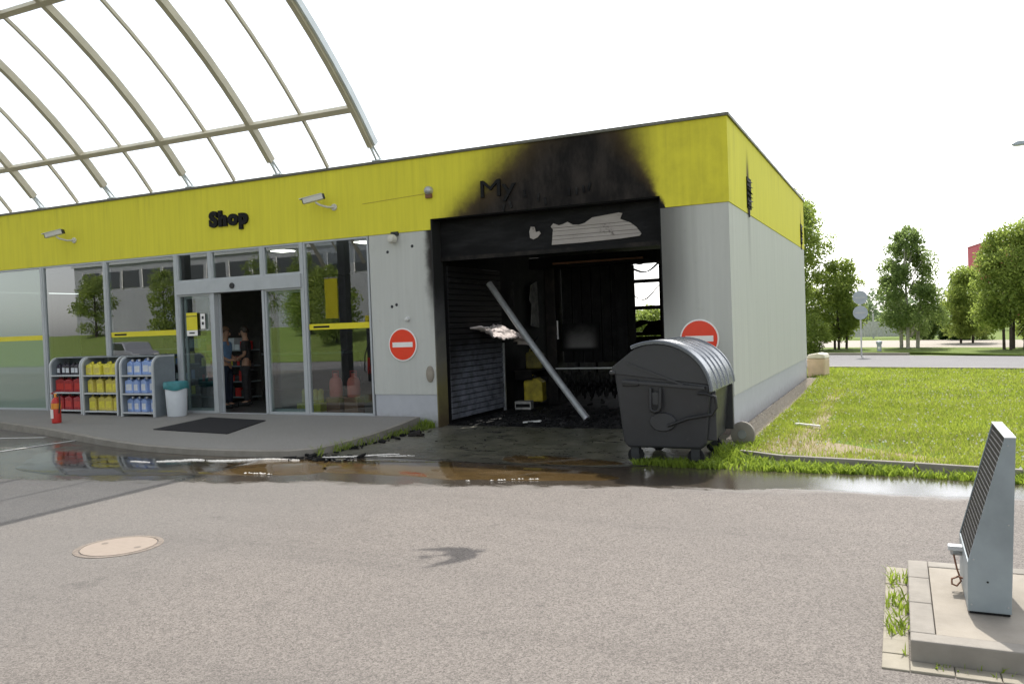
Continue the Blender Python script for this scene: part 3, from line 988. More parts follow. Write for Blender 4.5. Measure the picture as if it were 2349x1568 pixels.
# side vents burnt through the cladding
for yc, sc in ((1.82, 1.0), (10.2, .9)):
    v = MB().box(.0, .03, yc - .2 * sc, yc + .2 * sc, 3.62, 4.14).build('wall_vent', M['soot'], B)
    for k in range(6):
        z = 3.67 + k * .082
        MB().obox((.035, yc + .015 * math.sin(k * 2.1), z), (.02, 0, -.018), (0, .185 * sc, .02 * math.sin(k * 1.7)), (.003, 0, .004)).build('slat', M['char'], v)
    MB().obox((.018, yc + .02, 3.57), (.008, 0, 0), (0, .03, 0), (0, .01, .09)).build('melted_drip', M['char'], v)

# ---------------------------------------------------------------- canopy (barrel vault over the pumps)
CX1 = -6.3
RV, th0, cy0 = 12.4, R(51), 0.0
Cy = -RV * math.sin(th0)
Cz = 4.92 - RV * math.cos(th0)
def arc(th, dr=0.0): return (Cy + (RV + dr) * math.sin(th), Cz + (RV + dr) * math.cos(th))
CAN = thing('canopy', 'pale steel barrel vault canopy with milky glass panes rising from the shop roof edge', 'canopy')
def arch(name, x, w, d, m, t0=th0 - R(1.2), t1=-R(51), n=40, dr=0):
    mb = MB()
    vs = []
    for i in range(n + 1):
        th = t0 + (t1 - t0) * i / n
        for xx in (x - w / 2, x + w / 2):
            for q in (-d / 2, d / 2):
                y, z = arc(th, q + dr)
                vs.append((xx, y, z))
    fs = []
    for i in range(n):
        a, b = i * 4, i * 4 + 4
        fs += [(a, b, b + 1, a + 1), (a + 2, a + 3, b + 3, b + 2), (a, a + 2, b + 2, b), (a + 1, b + 1, b + 3, a + 3)]
    fs += [(0, 1, 3, 2), (n * 4, n * 4 + 2, n * 4 + 3, n * 4 + 1)]
    return mb.add(vs, fs).build(name, m, CAN)
NB = 7
SP = 2.33
thp = [th0 - 1.03 / RV, th0 - 4.15 / RV, th0 - 7.3 / RV, th0 - 10.4 / RV, th0 - 13.5 / RV, th0 - 16.7 / RV, th0 - 19.8 / RV]
for i in range(NB + 1):
    x = CX1 - i * SP
    arch('rib', x, .105 if i else .09, .14, M['rib'])
    ft = MB()
    y, z = arc(th0 - R(1.2))
    ft.obox((x, .03, 4.885), (.09, 0, 0), (0, .07, 0), (0, 0, .012))
    ft.tube([(x - .05, .06, 4.89), (x - .02, y - .0, z + .02)], .022, 8)
    ft.tube([(x + .05, .06, 4.89), (x + .02, y - .0, z + .02)], .022, 8)
    ft.tube([(x, -.02, 4.89), (x, y - .10, z + .06)], .022, 8)
    ft.build('rib_foot', M['rib_end'], CAN, smooth=40)
    if i < NB:
        arch('glazing_bar', x - SP / 2, .045, .065, M['rib'], t0=th0 + R(.25), dr=.04)
arch('end_gutter', CX1 + .075, .045, .13, M['rib_end'], dr=.05)
for th in thp:
    y, z = arc(th, -.015)
    a = Vector((0, math.cos(th), -math.sin(th)))
    b = Vector((0, math.sin(th), math.cos(th)))
    MB().obox(((CX1 + CX1 - NB * SP) / 2, y, z), (NB * SP / 2 - .001, 0, 0), a * .05, b * .06).build('purlin', M['rib'], CAN)
ths = [th0 - R(.6)] + thp + [-R(51)]
for i in range(2 * NB):
    x1 = CX1 - i * SP / 2
    x0 = x1 - SP / 2
    for j in range(len(ths) - 1):
        mb = MB()
        m = 6
        vs = []
        for k in range(m + 1):
            th = ths[j] + (ths[j + 1] - ths[j]) * k / m
            y, z = arc(th, .10)
            vs += [(x0 + .01, y, z), (x1 - .01, y, z)]
        mb.add(vs, [(k * 2, k * 2 + 1, k * 2 + 3, k * 2 + 2) for k in range(m)])
        mb.build('pane', M['canopyglass'], CAN, smooth=60)
for x in (-14.1, -13.0 + -7.0, -8.0 - 15):
    pass
for x, y in ((-14.0, -9.2), (-21.0, -9.2)):
    MB().box(x - .14, x + .14, y - .14, y + .14, 0, 9.2).build('column', M['frame_dark'], CAN)

# ---------------------------------------------------------------- signs and fittings on the facade
def text_letter(ch, size, depth, bold, mat, parent, name='letter'):
    cu = bpy.data.curves.new(name, 'FONT')
    cu.body = ch
    cu.size = size
    cu.extrude = depth
    cu.offset = bold
    cu.resolution_u = 4
    o = bpy.data.objects.new(name + '_tmp', cu)
    COL.objects.link(o)
    bpy.context.view_layer.update()
    me = bpy.data.meshes.new_from_object(o.evaluated_get(bpy.context.evaluated_depsgraph_get()))
    bpy.data.objects.remove(o)
    me.materials.clear()
    me.materials.append(mat)
    q = bpy.data.objects.new(name, me)
    COL.objects.link(q)
    q.parent = parent
    return q
def word(letters, x0, width, z, size, y, mat, parent, bold=.018, gap=.05):
    objs, cur = [], 0
    for ch in letters:
        o = text_letter(ch, size, .02, bold * size / .4, mat, parent)
        xs = [v.co.x for v in o.data.vertices]
        a, b = min(xs), max(xs)
        objs.append((o, cur - a, b - a))
        cur += b - a + gap * size
    tot = cur - gap * size
    k = width / tot
    for o, off, w in objs:
        o.location = (x0 + off * k, y, z)
        o.rotation_euler = (R(90), 0, 0)
        o.scale = (k, 1, 1)
T = thing('shop_sign', 'black raised letters reading Shop on the yellow fascia above the entrance', 'sign')
word('Shop', -10.42, 1.03, 4.015, .40, -.035, M['letter'], T, .026)
T = thing('burnt_sign', 'charred remains of black letters starting with M on the sooty fascia over the bay', 'sign')
word('My', -4.17, .66, 3.99, .42, -.034, M['letter'], T, 0)
for x, z, a in ((-3.35, 3.98, .3), (-3.1, 3.9, -.2), (-2.55, 3.93, .1), (-2.42, 3.93, 0), (-2.3, 3.95, .2), (-2.2, 3.98, -.4), (-3.62, 3.83, .5), (-3.75, 3.78, -.3), (-2.98, 3.82, .2)):
    MB().obox((x, -.03, z), (.018, 0, .018 * a), (0, .012, 0), (-.04 * a, 0, .06)).build('letter_fragment', M['soot2'], T)

def no_entry(x, z, label):
    T = thing('no_entry_sign', label, 'sign', (x, 0, z), 0, 'no entry signs on the grey wall')
    MB().lathe([(.298, -.022), (.302, -.018), (.302, -.012)], (0, 0, 0), 40, 'y').build('sign_face', M['signwhite'], T)
    MB().lathe([(.278, -.0245), (.278, -.0225)], (0, 0, 0), 40, 'y').build('red_disc', M['signred'], T)
    MB().box(-.215, .215, -.0265, -.0248, -.045, .045).build('white_bar', M['signwhite'], T)
    MB().box(-.03, .03, -.012, 0, -.2, .2).build('bracket', M['steel'], T)
no_entry(-5.89, 1.50, 'round red no entry sign on the narrow grey wall between window and burnt bay')
no_entry(-.50, 1.47, 'round red no entry sign on the corner wall, half hidden by the waste container')

def cctv(x, z, label):
    T = thing('security_camera', label, 'security camera', (x, -.012, z), 0, 'security cameras on the fascia')
    MB().lathe([(.06, -.03), (.065, -.02), (.065, 0)], (.26, 0, -.10), 14, 'y').build('wall_plate', M['cream'], T, smooth=40)
    MB().tube([(.26, -.02, -.10), (.22, -.16, -.11), (.12, -.27, -.07), (.06, -.30, -.02)], .020, 8).build('arm', M['cream'], T, smooth=50)
    d = Vector((-.80, -.45, -.22)).normalized()
    s = d.cross(Vector((0, 0, 1))).normalized()
    u = s.cross(d).normalized()
    c = Vector((.02, -.32, .04))
    MB().obox(c, d * .19, s * .055, u * .05).build('housing', M['cream'], T, bevel=.012)
    MB().obox(c + u * .056 + d * .03, d * .215, s * .065, u * .006).build('sun_hood', M['white_plastic'], T, bevel=.003)
    MB().obox(c + d * .195, d * .006, s * .05, u * .045).build('lens_window', M['black'], T)
    MB().obox(c - d * .20, d * .02, s * .05, u * .045).build('rear_cap', M['black'], T)
cctv(-14.78, 4.15, 'cream security camera on the yellow fascia left of the Shop letters')
cctv(-7.55, 4.22, 'cream security camera on the yellow fascia right of the Shop letters')
T = thing('alarm_sounder', 'small grey sounder on the yellow fascia beside the soot', 'alarm', (-5.21, -.012, 4.22))
MB().lathe([(.0, -.11), (.05, -.10), (.075, -.06), (.08, 0)], (0, 0, 0), 14, 'y').build('cover', M['steel'], T, smooth=50)
MB().box(-.06, .06, -.05, 0, -.13, -.06).build('base', M['brown'], T)
T = thing('wall_light', 'small cream spotlight high on the grey wall beside the bay', 'light', (-5.98, 0, 3.42))
MB().lathe([(.0, -.15), (.06, -.14), (.085, -.08), (.08, -.02), (.05, 0)], (0, -.03, .0), 16, 'y').build('lamp_head', M['cream'], T, smooth=50)
MB().box(-.05, .09, -.06, 0, .06, .13).build('bracket', M['frame_dark'], T)
T = thing('door_bell', 'small white knob on the grey wall above the left no entry sign', 'bell', (-5.77, 0, 1.96))
MB().lathe([(.0, -.07), (.035, -.06), (.045, -.02), (.045, 0)], (0, 0, 0), 14, 'y').build('button', M['white_plastic'], T, smooth=50)
MB().lathe([(.05, -.008), (.05, 0)], (0, 0, -.01), 14, 'y').build('backplate', M['steel'], T)
T = tag(MB().lathe([(.0, -.05), (.07, -.045), (.10, -.02), (.10, 0)], (-5.34, 0, .96), 16, 'y', sx=.8, sy=1.5).build('patched_plaster', M['concrete'], smooth=50),
        'pale lump of filler on the grey wall edge beside the burnt jamb', 'plaster patch')
for i, (x, z) in enumerate([(-6.15, 3.2), (-5.62, 3.27), (-6.1, 2.2), (-6.0, 2.23)]):
    MB().lathe([(.0, -.012), (.022, -.01), (.03, 0)], (x, 0, z), 8, 'y').build('bolt_scar', M['frame_dark'], B)
# thin cable line left on the fascia
MB().obox((-5.9, -.014, 4.15), (.75, 0, .03), (0, .003, 0), (0, 0, .002)).build('cable_scar', M['brown'], B)
# notices on the entrance sidelight
T = thing('door_notice', 'yellow notice with white foot on the glass left of the entrance', 'notice')
MB().box(-11.20, -10.90, -.016, -.013, 1.92, 2.28).build('sheet', M['stripe'], T)
MB().box(-11.20, -10.90, -.0165, -.0135, 1.80, 1.915).build('footer', M['signwhite'], T)
MB().box(-11.20, -10.90, -.0185, -.0165, 2.20, 2.215).build('rule_line', M['frame_dark'], T)
MB().box(-11.13, -10.98, -.0185, -.0170, 1.845, 1.875).build('print', M['frame_dark'], T)
T = thing('white_sticker', 'small white sticker right of the yellow notice on the entrance glass', 'sticker')
MB().box(-10.80, -10.68, -.016, -.013, 1.94, 2.25).build('sheet', M['signwhite'], T)
MB().box(-10.77, -10.71, -.018, -.0165, 2.14, 2.20).build('pictogram', M['frame_dark'], T)
MB().box(-10.77, -10.71, -.018, -.0165, 2.02, 2.08).build('pictogram', M['frame_dark'], T)

# ---------------------------------------------------------------- display racks with bottles
RACKH, RACKD = 1.24, .56
def rack(x0, x1, yf, z, label):
    T = thing('display_rack', label, 'display rack', (x0, yf, z), 0, 'racks in front of the shop window')
    w = x1 - x0
    prof = [(0, 0), (RACKD, 0), (RACKD, RACKH)] + [(.20 - .20 * math.sin(a), RACKH - .20 + .20 * math.cos(a)) for a in np.linspace(0, math.pi / 2, 8)]
    for a, b in ((0, .035), (w - .035, w)):
        MB().prism(prof, 0, a, b).build('side_panel', M['rackgrey'], T)
        # pale edging along the front and the round shoulder
        pe = [(-.012, 0), (.02, 0)] + [(.20 - .18 * math.cos(q), RACKH - .20 + .18 * math.sin(q)) for q in np.linspace(0, math.pi / 2, 8)] + [(RACKD, RACKH - .02), (RACKD, RACKH + .012)] + [(.20 - .212 * math.cos(q), RACKH - .20 + .212 * math.sin(q)) for q in np.linspace(math.pi / 2, 0, 8)]
        MB().prism(pe, 0, a - .006, b + .006).build('edge_trim', M['rackedge'], T)
    MB().box(.035, w - .035, RACKD - .02, RACKD, 0.03, RACKH - .01).build('back_panel', M['rackgrey'], T)
    for zz in SH:
        MB().box(.035, w - .035, .0, RACKD - .02, zz - .03, zz).build('shelf', M['rackedge'], T)
    MB().box(.035, w - .035, .14, RACKD - .02, RACKH - .012, RACKH + .008).build('top_panel', M['rackgrey'], T)
    return T
SH = [.09, .48, .86]
RZ = .174
racks = [(-14.98, -13.96, -.44, RZ), (-13.78, -12.68, -.56, RZ), (-12.45, -11.48, -.68, RZ)]
rack(*racks[0], 'grey display rack holding red canisters, first from the fire extinguisher')
rack(*racks[1], 'grey display rack of yellow bottles between the red and the blue stocked racks')
rack(*racks[2], 'grey display rack of blue washer fluid beside the white litter bin')
def canister(w, d, h, body, cap, lab):
    T = bpy.data.objects.new('bottle', None)
    COL.objects.link(T)
    T.empty_display_size = .05
    b = MB().prism([(-w / 2, 0), (w / 2, 0), (w / 2, h * .72), (w * .18, h * .88), (-w * .10, h * .88), (-w / 2, h * .78)], 1, -d / 2, d / 2).build('body', body, T, bevel=.015)
    MB().lathe([(.025, 0), (.025, .04), (.02, .045)], (w * .04, 0, h * .88), 10).build('cap', cap, T, smooth=40)
    MB().box(-w * .34, w * .34, -d / 2 - .004, -d / 2 - .001, h * .18, h * .58).build('label_sheet', lab, T)
    MB().tube([(-w * .36, 0, h * .80), (-w * .38, 0, h * .93), (-w * .14, 0, h * .97), (-w * .08, 0, h * .88)], .012, 6).build('handle', body, T, smooth=60)
    return T
KINDS = {'blue': canister(.20, .15, .33, M['bluefluid'], M['white_plastic'], M['paper']),
         'yellow': canister(.20, .15, .34, M['yellowfluid'], M['goods_dark'], M['yellowpack']),
         'ypack': canister(.24, .2, .27, M['yellowpack'], M['yellowpack'], M['yellowfluid']),
         'red': canister(.27, .2, .34, M['darkred'], M['black'], M['red']),
         'dark': canister(.13, .1, .27, M['darkbottle'], M['black'], M['paper'])}
used = set()
def put(kind, x, y, z, label, group):
    src = KINDS[kind]
    o = src if kind not in used else copy_tree(src)
    used.add(kind)
    o.location = (x, y, z)
    o.rotation_euler = (0, 0, random.uniform(-.2, .2))
    sc_ = random.uniform(.92, 1.04)
    o.scale = (sc_, sc_, random.uniform(.93, 1.05))
    tag(o, label, 'bottle', group)
shelfw = ['bottom', 'middle', 'top']
ORD = ['first', 'second', 'third', 'fourth', 'fifth', 'sixth']
for r, (col, kinds, grp) in enumerate((('red', ['red', 'red', 'dark'], 'bottles on the red stocked rack'), ('yellow', ['yellow', 'yellow', 'ypack'], 'bottles on the yellow stocked rack'), ('blue', ['blue', 'blue', 'blue'], 'bottles on the blue stocked rack'))):
    x0, x1, yf, z = racks[r]
    for s, kd in enumerate(kinds):
        nn = {'red': 3, 'dark': 6, 'yellow': 4, 'ypack': 4, 'blue': 4}[kd]
        for k in range(nn):
            x = x0 + .05 + (x1 - x0 - .10) * (k + .5) / nn
            cd = {'red': 'red canister', 'dark': 'dark oil bottle', 'yellow': 'yellow fluid bottle', 'ypack': 'bright yellow pack', 'blue': 'pale blue washer fluid bottle'}[kd]
            put(kd, x + random.uniform(-.012, .012), yf + .16 + random.uniform(-.02, .05), z + SH[s] + .001, f'{cd}, {ORD[k]} from the left, {shelfw[s]} shelf of {col} stocked rack', grp)
            
# ---------------------------------------------------------------- litter bin, extinguisher, mat
T = thing('litter_bin', 'white tapered litter bin with a teal bag folded over its rim', 'litter bin', (-11.12, -.44, .177))
MB().lathe([(.185, 0), (.19, .01), (.222, .66), (.215, .67), (.20, .64), (.17, .02)], n=24).build('body', M['binwhite'], T, smooth=40)
prof = []
mb = MB()
vs = []
for (rr_, hh_) in ((.231, .545), (.243, .56), (.245, .64), (.238, .70), (.218, .705), (.19, .66), (.17, .45)):
    for k in range(28):
        a = 2 * math.pi * k / 28
        wv = 1 + .018 * math.sin(5 * a + hh_ * 9) + .012 * math.sin(11 * a)
        vs.append((rr_ * wv * math.cos(a), rr_ * wv * math.sin(a), hh_ + (.02 * math.sin(3 * a + 1) if hh_ < .6 else 0)))
fs = [(i * 28 + k, i * 28 + (k + 1) % 28, (i + 1) * 28 + (k + 1) % 28, (i + 1) * 28 + k) for i in range(6) for k in range(28)]
mb.add(vs, fs).build('bag', M['teal'], T, smooth=60)
T = thing('fire_extinguisher', 'red fire extinguisher with an orange band standing on the pavement by the racks', 'fire extinguisher', (-13.18, -1.62, .141))
MB().lathe([(.078, 0), (.088, .012), (.09, .03), (.09, .40), (.078, .46), (.045, .50), (.03, .52)], n=18).build('cylinder', M['red'], T, smooth=40)
MB().lathe([(.0915, .29), (.0915, .40)], n=18).build('band', M['orange'], T, smooth=40)
MB().box(-.045, .03, -.096, -.085, .10, .28).build('label_sheet', M['signwhite'], T)
MB().lathe([(.028, .52), (.03, .57), (.018, .60)], n=10).build('valve', M['orange'], T, smooth=40)
MB().obox((-.05, 0, .62), (.08, 0, .025), (0, .014, 0), (0, 0, .008)).obox((-.05, 0, .585), (.07, 0, -.01), (0, .012, 0), (0, 0, .007)).build('handle', M['darkred'], T)
MB().tube([(.02, 0, .56), (.12, 0, .54), (.135, -.01, .40), (.11, -.02, .2)], .013, 8).build('hose', M['black'], T, smooth=50)
# mat lying on the sloping pavement
mb = MB()
q = [(-9.97, -2.06), (-8.0, -2.26), (-8.45, -.82), (-10.08, -.60)]
mb.add([(x, y, zt(y) + .003) for x, y in q] + [(x, y, zt(y) + .016) for x, y in q], [(3, 2, 1, 0), (4, 5, 6, 7), (0, 1, 5, 4), (1, 2, 6, 5), (2, 3, 7, 6), (3, 0, 4, 7)])
tag(mb.build('doormat', M['mat'], bevel=.006), 'large black rubber doormat on the pavement in front of the entrance', 'doormat')
# manhole
T = thing('manhole_cover', 'round beige manhole cover with a rusty rim in the asphalt', 'manhole cover', (-3.88, -7.77, 0))
MB().lathe([(.36, -.02), (.36, .004), (.315, .005), (.31, -.02)], n=48).build('rim', M['manhole_rim'], T)
MB().lathe([(.305, -.01), (.305, .006), (.0, .0065)], n=48).build('lid', M['manhole'], T)
for s in (-1, 1):
    MB().lathe([(.03, .0068), (.03, .0075), (.0, .0075)], (s * .2, .02, 0), 12).build('keyhole', M['manhole_rim'], T)

# ---------------------------------------------------------------- waste container
W = thing('waste_container', 'dark grey wheeled waste container with a domed ribbed lid at the bay corner', 'waste container', (-.33, -2.22, 0), R(0))
HY = .66
# end profile (x,z): tapered tub
tub_b = [(-.50, .20), (.44, .20)]
tub_t = [(-.60, 1.12), (.56, 1.00)]
endp = [(-.48, .22), (.42, .22), (.50, .30), (.55, .92), (.40, 1.16), (.16, 1.30), (-.12, 1.36), (-.40, 1.32), (-.60, 1.17), (-.585, 1.08), (-.53, .30)]
tubp = [(-.48, .20), (.42, .20), (.49, .27), (.555, .92), (.555, .96), (-.60, 1.12), (-.60, 1.06), (-.53, .27)]
mb = MB()
vs = [(x, -HY + .06 * (1 - (z - .2) / .95), z) for x, z in tubp] + [(x, HY - .06 * (1 - (z - .2) / .95), z) for x, z in tubp]
n = len(tubp)
mb.add(vs, [tuple(range(n)), tuple(range(2 * n - 1, n - 1, -1))] + [((i + 1) % n, i, n + i, n + (i + 1) % n) for i in range(n)])
mb.build('tub', M['container'], W, bevel=.03, segs=3)
for s in (-1, 1):
    y0, y1 = (-HY - .012, -HY + .02) if s < 0 else (HY - .02, HY + .012)
    cheek = [(-.62, 1.09), (.555, .955)] + [(-.08 + .635 * math.cos(q), .86 + .575 * math.sin(q)) for q in np.linspace(R(12), R(113), 16)] + [(-.63, 1.17)]
    MB().prism(cheek, 1, y0, y1).build('end_cheek', M['container'], W, bevel=.008)
# domed lid shell slid over to the right
LC = (-.08, .86)
def lidarc(rad, a): return (LC[0] + rad * 1.10 * math.cos(a), LC[1] + rad * math.sin(a))
mb = MB()
A = np.linspace(R(116), R(2), 28)
vs = []
for a in A:
    for rad, y in ((.582, -HY - .05), (.612, -HY - .05), (.612, HY + .05), (.582, HY + .05)):
        x, z = lidarc(rad, a)
        vs.append((x, y, z))
fs = []
for i in range(len(A) - 1):
    for k in range(4):
        fs.append((i * 4 + k, i * 4 + (k + 1) % 4, i * 4 + 4 + (k + 1) % 4, i * 4 + 4 + k))
fs += [(0, 1, 2, 3), ((len(A) - 1) * 4 + 3, (len(A) - 1) * 4 + 2, (len(A) - 1) * 4 + 1, (len(A) - 1) * 4)]
mb.add(vs, fs).build('lid', M['lid'], W, smooth=35)
for y, w in ((-HY - .04, .035), (HY + .04, .035), (-.36, .07), (-.12, .07), (.12, .07), (.36, .07)):
    mb = MB()
    vs = []
    for a in np.linspace(R(115), R(3), 28):
        for rad, yy in ((.608, y - w), (.622, y - w * .7), (.622, y + w * .7), (.608, y + w)):
            x, z = lidarc(rad, a)
            vs.append((x, yy, z))
    fs = [(i * 4 + k, i * 4 + (k + 1) % 4, i * 4 + 4 + (k + 1) % 4, i * 4 + 4 + k) for i in range(27) for k in range(4)]
    fs += [(0, 1, 2, 3), (111, 110, 109, 108)]
    mb.add(vs, fs).build('lid_rib', M['lid'], W, smooth=35)
# left lip, rim band
MB().box(-.66, -.58, -HY - .03, HY + .03, 1.08, 1.13).build('rim_lip', M['container'], W, bevel=.015)
MB().obox((0, -HY - .02, .96), (.50, 0, -.04), (0, .012, 0), (0, 0, .02)).build('rim_band', M['container'], W, bevel=.006)
MB().obox((-.10, -HY - .024, 1.09), (.34, 0, -.13), (0, .006, 0), (.006, 0, .010)).build('guide_strip', M['container'], W)
# trunnion / lifting pocket, recycling hoop on the end wall
MB().tube([(-.15, -HY - .02, .92), (-.15, -HY - .05, .70), (-.135, -HY - .055, .66), (-.09, -HY - .06, .645), (-.045, -HY - .055, .66), (-.03, -HY - .05, .70), (-.03, -HY - .02, .92)], .022, 10).build('lifting_hoop', M['black'], W, smooth=50)
MB().lathe([(.075, 0), (.075, .03), (.05, .04)], (-.09, -HY - .03, .80), 18, 'y').build('trunnion', M['container'], W, smooth=40)
MB().lathe([(.13, 0), (.14, .012), (.14, .03)], (-.02, -HY + .0, .52), 24, 'y', sx=1.15, sy=.8).build('embossed_ring', M['container'], W, smooth=40)
MB().box(-.50, -.30, -HY - .02, -HY + .02, .94, 1.02).build('corner_pocket', M['black'], W, bevel=.01)
# bent handle tube at the right
MB().tube([(.42, -HY - .02, .86), (.52, -HY - .05, .86), (.62, -HY - .03, .82), (.63, -HY - .03, .70), (.58, -HY - .04, .62), (.30, -HY - .035, .57), (.05, -HY - .03, .48)], .018, 8).build('pedal_bar', M['black'], W, smooth=50)
for y in (-HY + .12, HY - .12):
    MB().box(.48, .60, y - .02, y + .02, .3, .88).build('corner_rib', M['container'], W, bevel=.01)
for x in (-.40, .34):
    for y in (-.52, .52):
        c = MB().lathe([(.02, -.028), (.085, -.028), (.10, -.018), (.10, .018), (.085, .028), (.02, .028)], (x, y, .10), 20, 'y').build('wheel', M['rubber'], W, smooth=40)
        MB().lathe([(.0, -.034), (.055, -.034), (.055, .034), (.0, .034)], (x, y, .10), 14, 'y').build('hub', M['frame_dark'], c, smooth=40)
        MB().box(x - .05, x + .05, y - .05, y - .04, .10, .21).box(x - .05, x + .05, y + .04, y + .05, .10, .21).box(x - .06, x + .06, y - .06, y + .06, .20, .215).build('fork', M['frame_dark'], c)
# pale disc propped behind the container
T = thing('concrete_disc', 'pale round concrete disc standing on edge behind the waste container', 'disc', (.34, -1.35, .20), R(-12))
MB().lathe([(.0, -.03), (.15, -.03), (.17, -.02), (.17, .02), (.15, .03), (.0, .03)], (0, 0, 0), 28, 'y').build('disc', M['kerb'], T, smooth=40)
MB().lathe([(.0, -.036), (.06, -.036), (.06, .0)], (0, 0, 0), 18, 'y').build('hub', M['steel'], T, smooth=40)

# ---------------------------------------------------------------- inside the bay
T = thing('leaning_pole', 'long pale metal tube leaning across the burnt bay opening', 'pole')
a, b = Vector((-4.98, 1.75, 2.62)), Vector((-2.80, 1.10, .07))
d = (b - a).normalized()
MB().tube([a, a.lerp(b, .33) + Vector((0, 0, -.03)), a.lerp(b, .66) + Vector((0, 0, -.03)), b], .062, 14).build('tube', M['pole'], T, smooth=50)
MB().tube([b - d * .03, b + d * .012], .068, 14).build('end_cap', M['steel'], T, smooth=50)
MB().tube([a + d * .01, a - d * .02], .066, 14).build('end_cap', M['char'], T, smooth=50)
# torn insulation sheet hanging off the shutter
mb = MB()
up = [(1.22, 1.77), (1.42, 1.74), (1.62, 1.70), (1.85, 1.71), (2.05, 1.76), (2.20, 1.80), (2.42, 1.79), (2.62, 1.74), (2.85, 1.66), (3.05, 1.57), (3.16, 1.48), (3.20, 1.36)]
lo = [(1.20, 1.755), (1.36, 1.62), (1.55, 1.545), (1.80, 1.52), (2.05, 1.52), (2.25, 1.51), (2.45, 1.50), (2.68, 1.50), (2.85, 1.50), (3.02, 1.46), (3.12, 1.40), (3.19, 1.355)]
NU, NV = 46, 9
vs = []
for i in range(NU):
    q = i / (NU - 1) * (len(up) - 1)
    k = min(int(q), len(up) - 2)
    u_ = Vector(up[k]).lerp(Vector(up[k + 1]), q - k)
    l_ = Vector(lo[k]).lerp(Vector(lo[k + 1]), q - k)
    u_.y += .035 * mnoise.noise((i * .55, 1, 3)) + .02 * mnoise.noise((i * 1.7, 4, 3))
    l_.y += .05 * mnoise.noise((i * .6, 7, 3)) + .03 * mnoise.noise((i * 1.9, 2, 3))
    for j in range(NV):
        t_ = j / (NV - 1)
        p_ = u_.lerp(l_, t_)
        cr = .05 * mnoise.noise((i * .23, j * .45, 9)) + .025 * mnoise.noise((i * .7, j * .9, 2))
        vs.append((BX0 + .07 + .42 * t_ ** .8 + cr, p_.x, p_.y + cr * .6 + .02 * math.sin(math.pi * t_)))
fs = [(i * NV + j, i * NV + j + 1, (i + 1) * NV + j + 1, (i + 1) * NV + j) for i in range(NU - 1) for j in range(NV - 1)
      if mnoise.noise((i * .31, j * .5, 5)) < .42]
o = mb.add(vs, fs).build('torn_insulation', M['pink'], smooth=25)
m_ = o.modifiers.new('thick', 'SOLIDIFY')
m_.thickness = .018
tag(o, 'torn pinkish white sheet of insulation curling off the sooty bay wall', 'insulation')
# wash gantry
T = thing('wash_gantry', 'burnt black car wash gantry with brushes standing inside the bay', 'car wash machine', (0, 4.0, .02))
MB().box(-4.62, -4.38, -.3, .3, 0, 2.95).build('column', M['char'], T, bevel=.02)
MB().box(-3.02, -2.78, -.3, .3, 0, 2.95).build('column', M['soot'], T, bevel=.02)
MB().box(-5.0, -2.0, -.25, .25, 2.95, 3.2).build('crossbeam', M['soot'], T, bevel=.02)
MB().box(-4.4, -2.4, -.33, -.26, 3.02, 3.06).build('beam_edge', M['brown'], T)
MB().box(-4.36, -3.04, .05, .1, .9, 2.95).build('back_panel', M['soot2'], T)
for k in range(6):
    x = -4.3 + k * .22
    MB().box(x, x + .18, .0, .05, .9, 2.94).build('curtain_strip', M['soot'], T)
MB().box(-4.40, -3.0, -.36, -.32, .78, .81).build('guard_rail', M['steel'], T)
MB().box(-4.36, -3.5, -.03, -.004, 1.15, 1.75).build('bare_panel', M['ash'], T)
MB().box(-4.34, -4.31, -.36, -.33, 1.42, 1.82).build('bright_strip', M['steel'], T)
br = MB()
br.tube([(-4.45, -.12, .42), (-3.0, -.12, .42)], .05, 8)
for k in range(90):
    x = -4.4 + 1.35 * (k / 90)
    a = k * 2.4
    L = random.uniform(.22, .34)
    br.obox((x, -.12 + math.cos(a) * L / 2, .42 + math.sin(a) * L / 2), (.012, 0, 0), (0, math.cos(a) * L / 2, math.sin(a) * L / 2), (0, -math.sin(a) * .03, math.cos(a) * .03))
br.build('brush', M['soot2'], T)
# chemical canisters etc. in the niche on the left
def drum(x, y, z, w, h, m, label, nm='chemical_canister'):
    T = thing(nm, label, 'canister', (x, y, z), R(8), 'canisters on the left wall of the bay')
    MB().prism([(-w / 2, 0), (w / 2, 0), (w / 2, h * .75), (w * .2, h * .9), (-w * .2, h * .9), (-w / 2, h * .8)], 1, -w * .4, w * .4).build('body', m, T, bevel=.03)
    MB().lathe([(.04, 0), (.04, .06), (.03, .065)], (0, 0, h * .9), 12).build('cap', M['black'], T, smooth=40)
    MB().tube([(-w * .35, 0, h * .82), (-w * .3, 0, h), (-w * .05, 0, h * 1.0), (0, 0, h * .9)], .018, 6).build('handle', m, T, smooth=50)
M['sootyellow'] = mk('sooty_yellow', (.42, .34, .03), .5, 0, .4, .5, 5)
M['sootyellow2'] = mk('very_sooty_yellow', (.13, .11, .02), .6, 0, .4, .6, 5)
drum(-4.86, 3.55, .12, .42, .56, M['sootyellow'], 'yellow canister on the floor at the left wall of the burnt bay')
drum(-4.92, 3.75, .82, .36, .42, M['sootyellow2'], 'sooty yellow canister on a shelf above the bright yellow one')
T = thing('wall_shelf', 'charred shelf on the left bay wall between the two yellow canisters', 'shelf', (-5.0, 3.7, .80))
MB().box(-.2, .25, -.5, .6, -.02, .015).build('board', M['char'], T)
MB().box(-.19, .2, -.45, -.41, -.2, -.02).build('bracket', M['char'], T)
MB().box(-.19, .2, .5, .54, -.2, -.02).build('bracket', M['char'], T)
T = thing('white_crate', 'small dirty white crate on the floor beside the yellow canister', 'crate', (-4.75, 2.72, .04), R(10))
MB().box(-.17, .17, -.13, .13, 0, .17).build('body', mk('dirty_white', (.36, .35, .33), .6, 0, .3, .4, 9), T, bevel=.01)
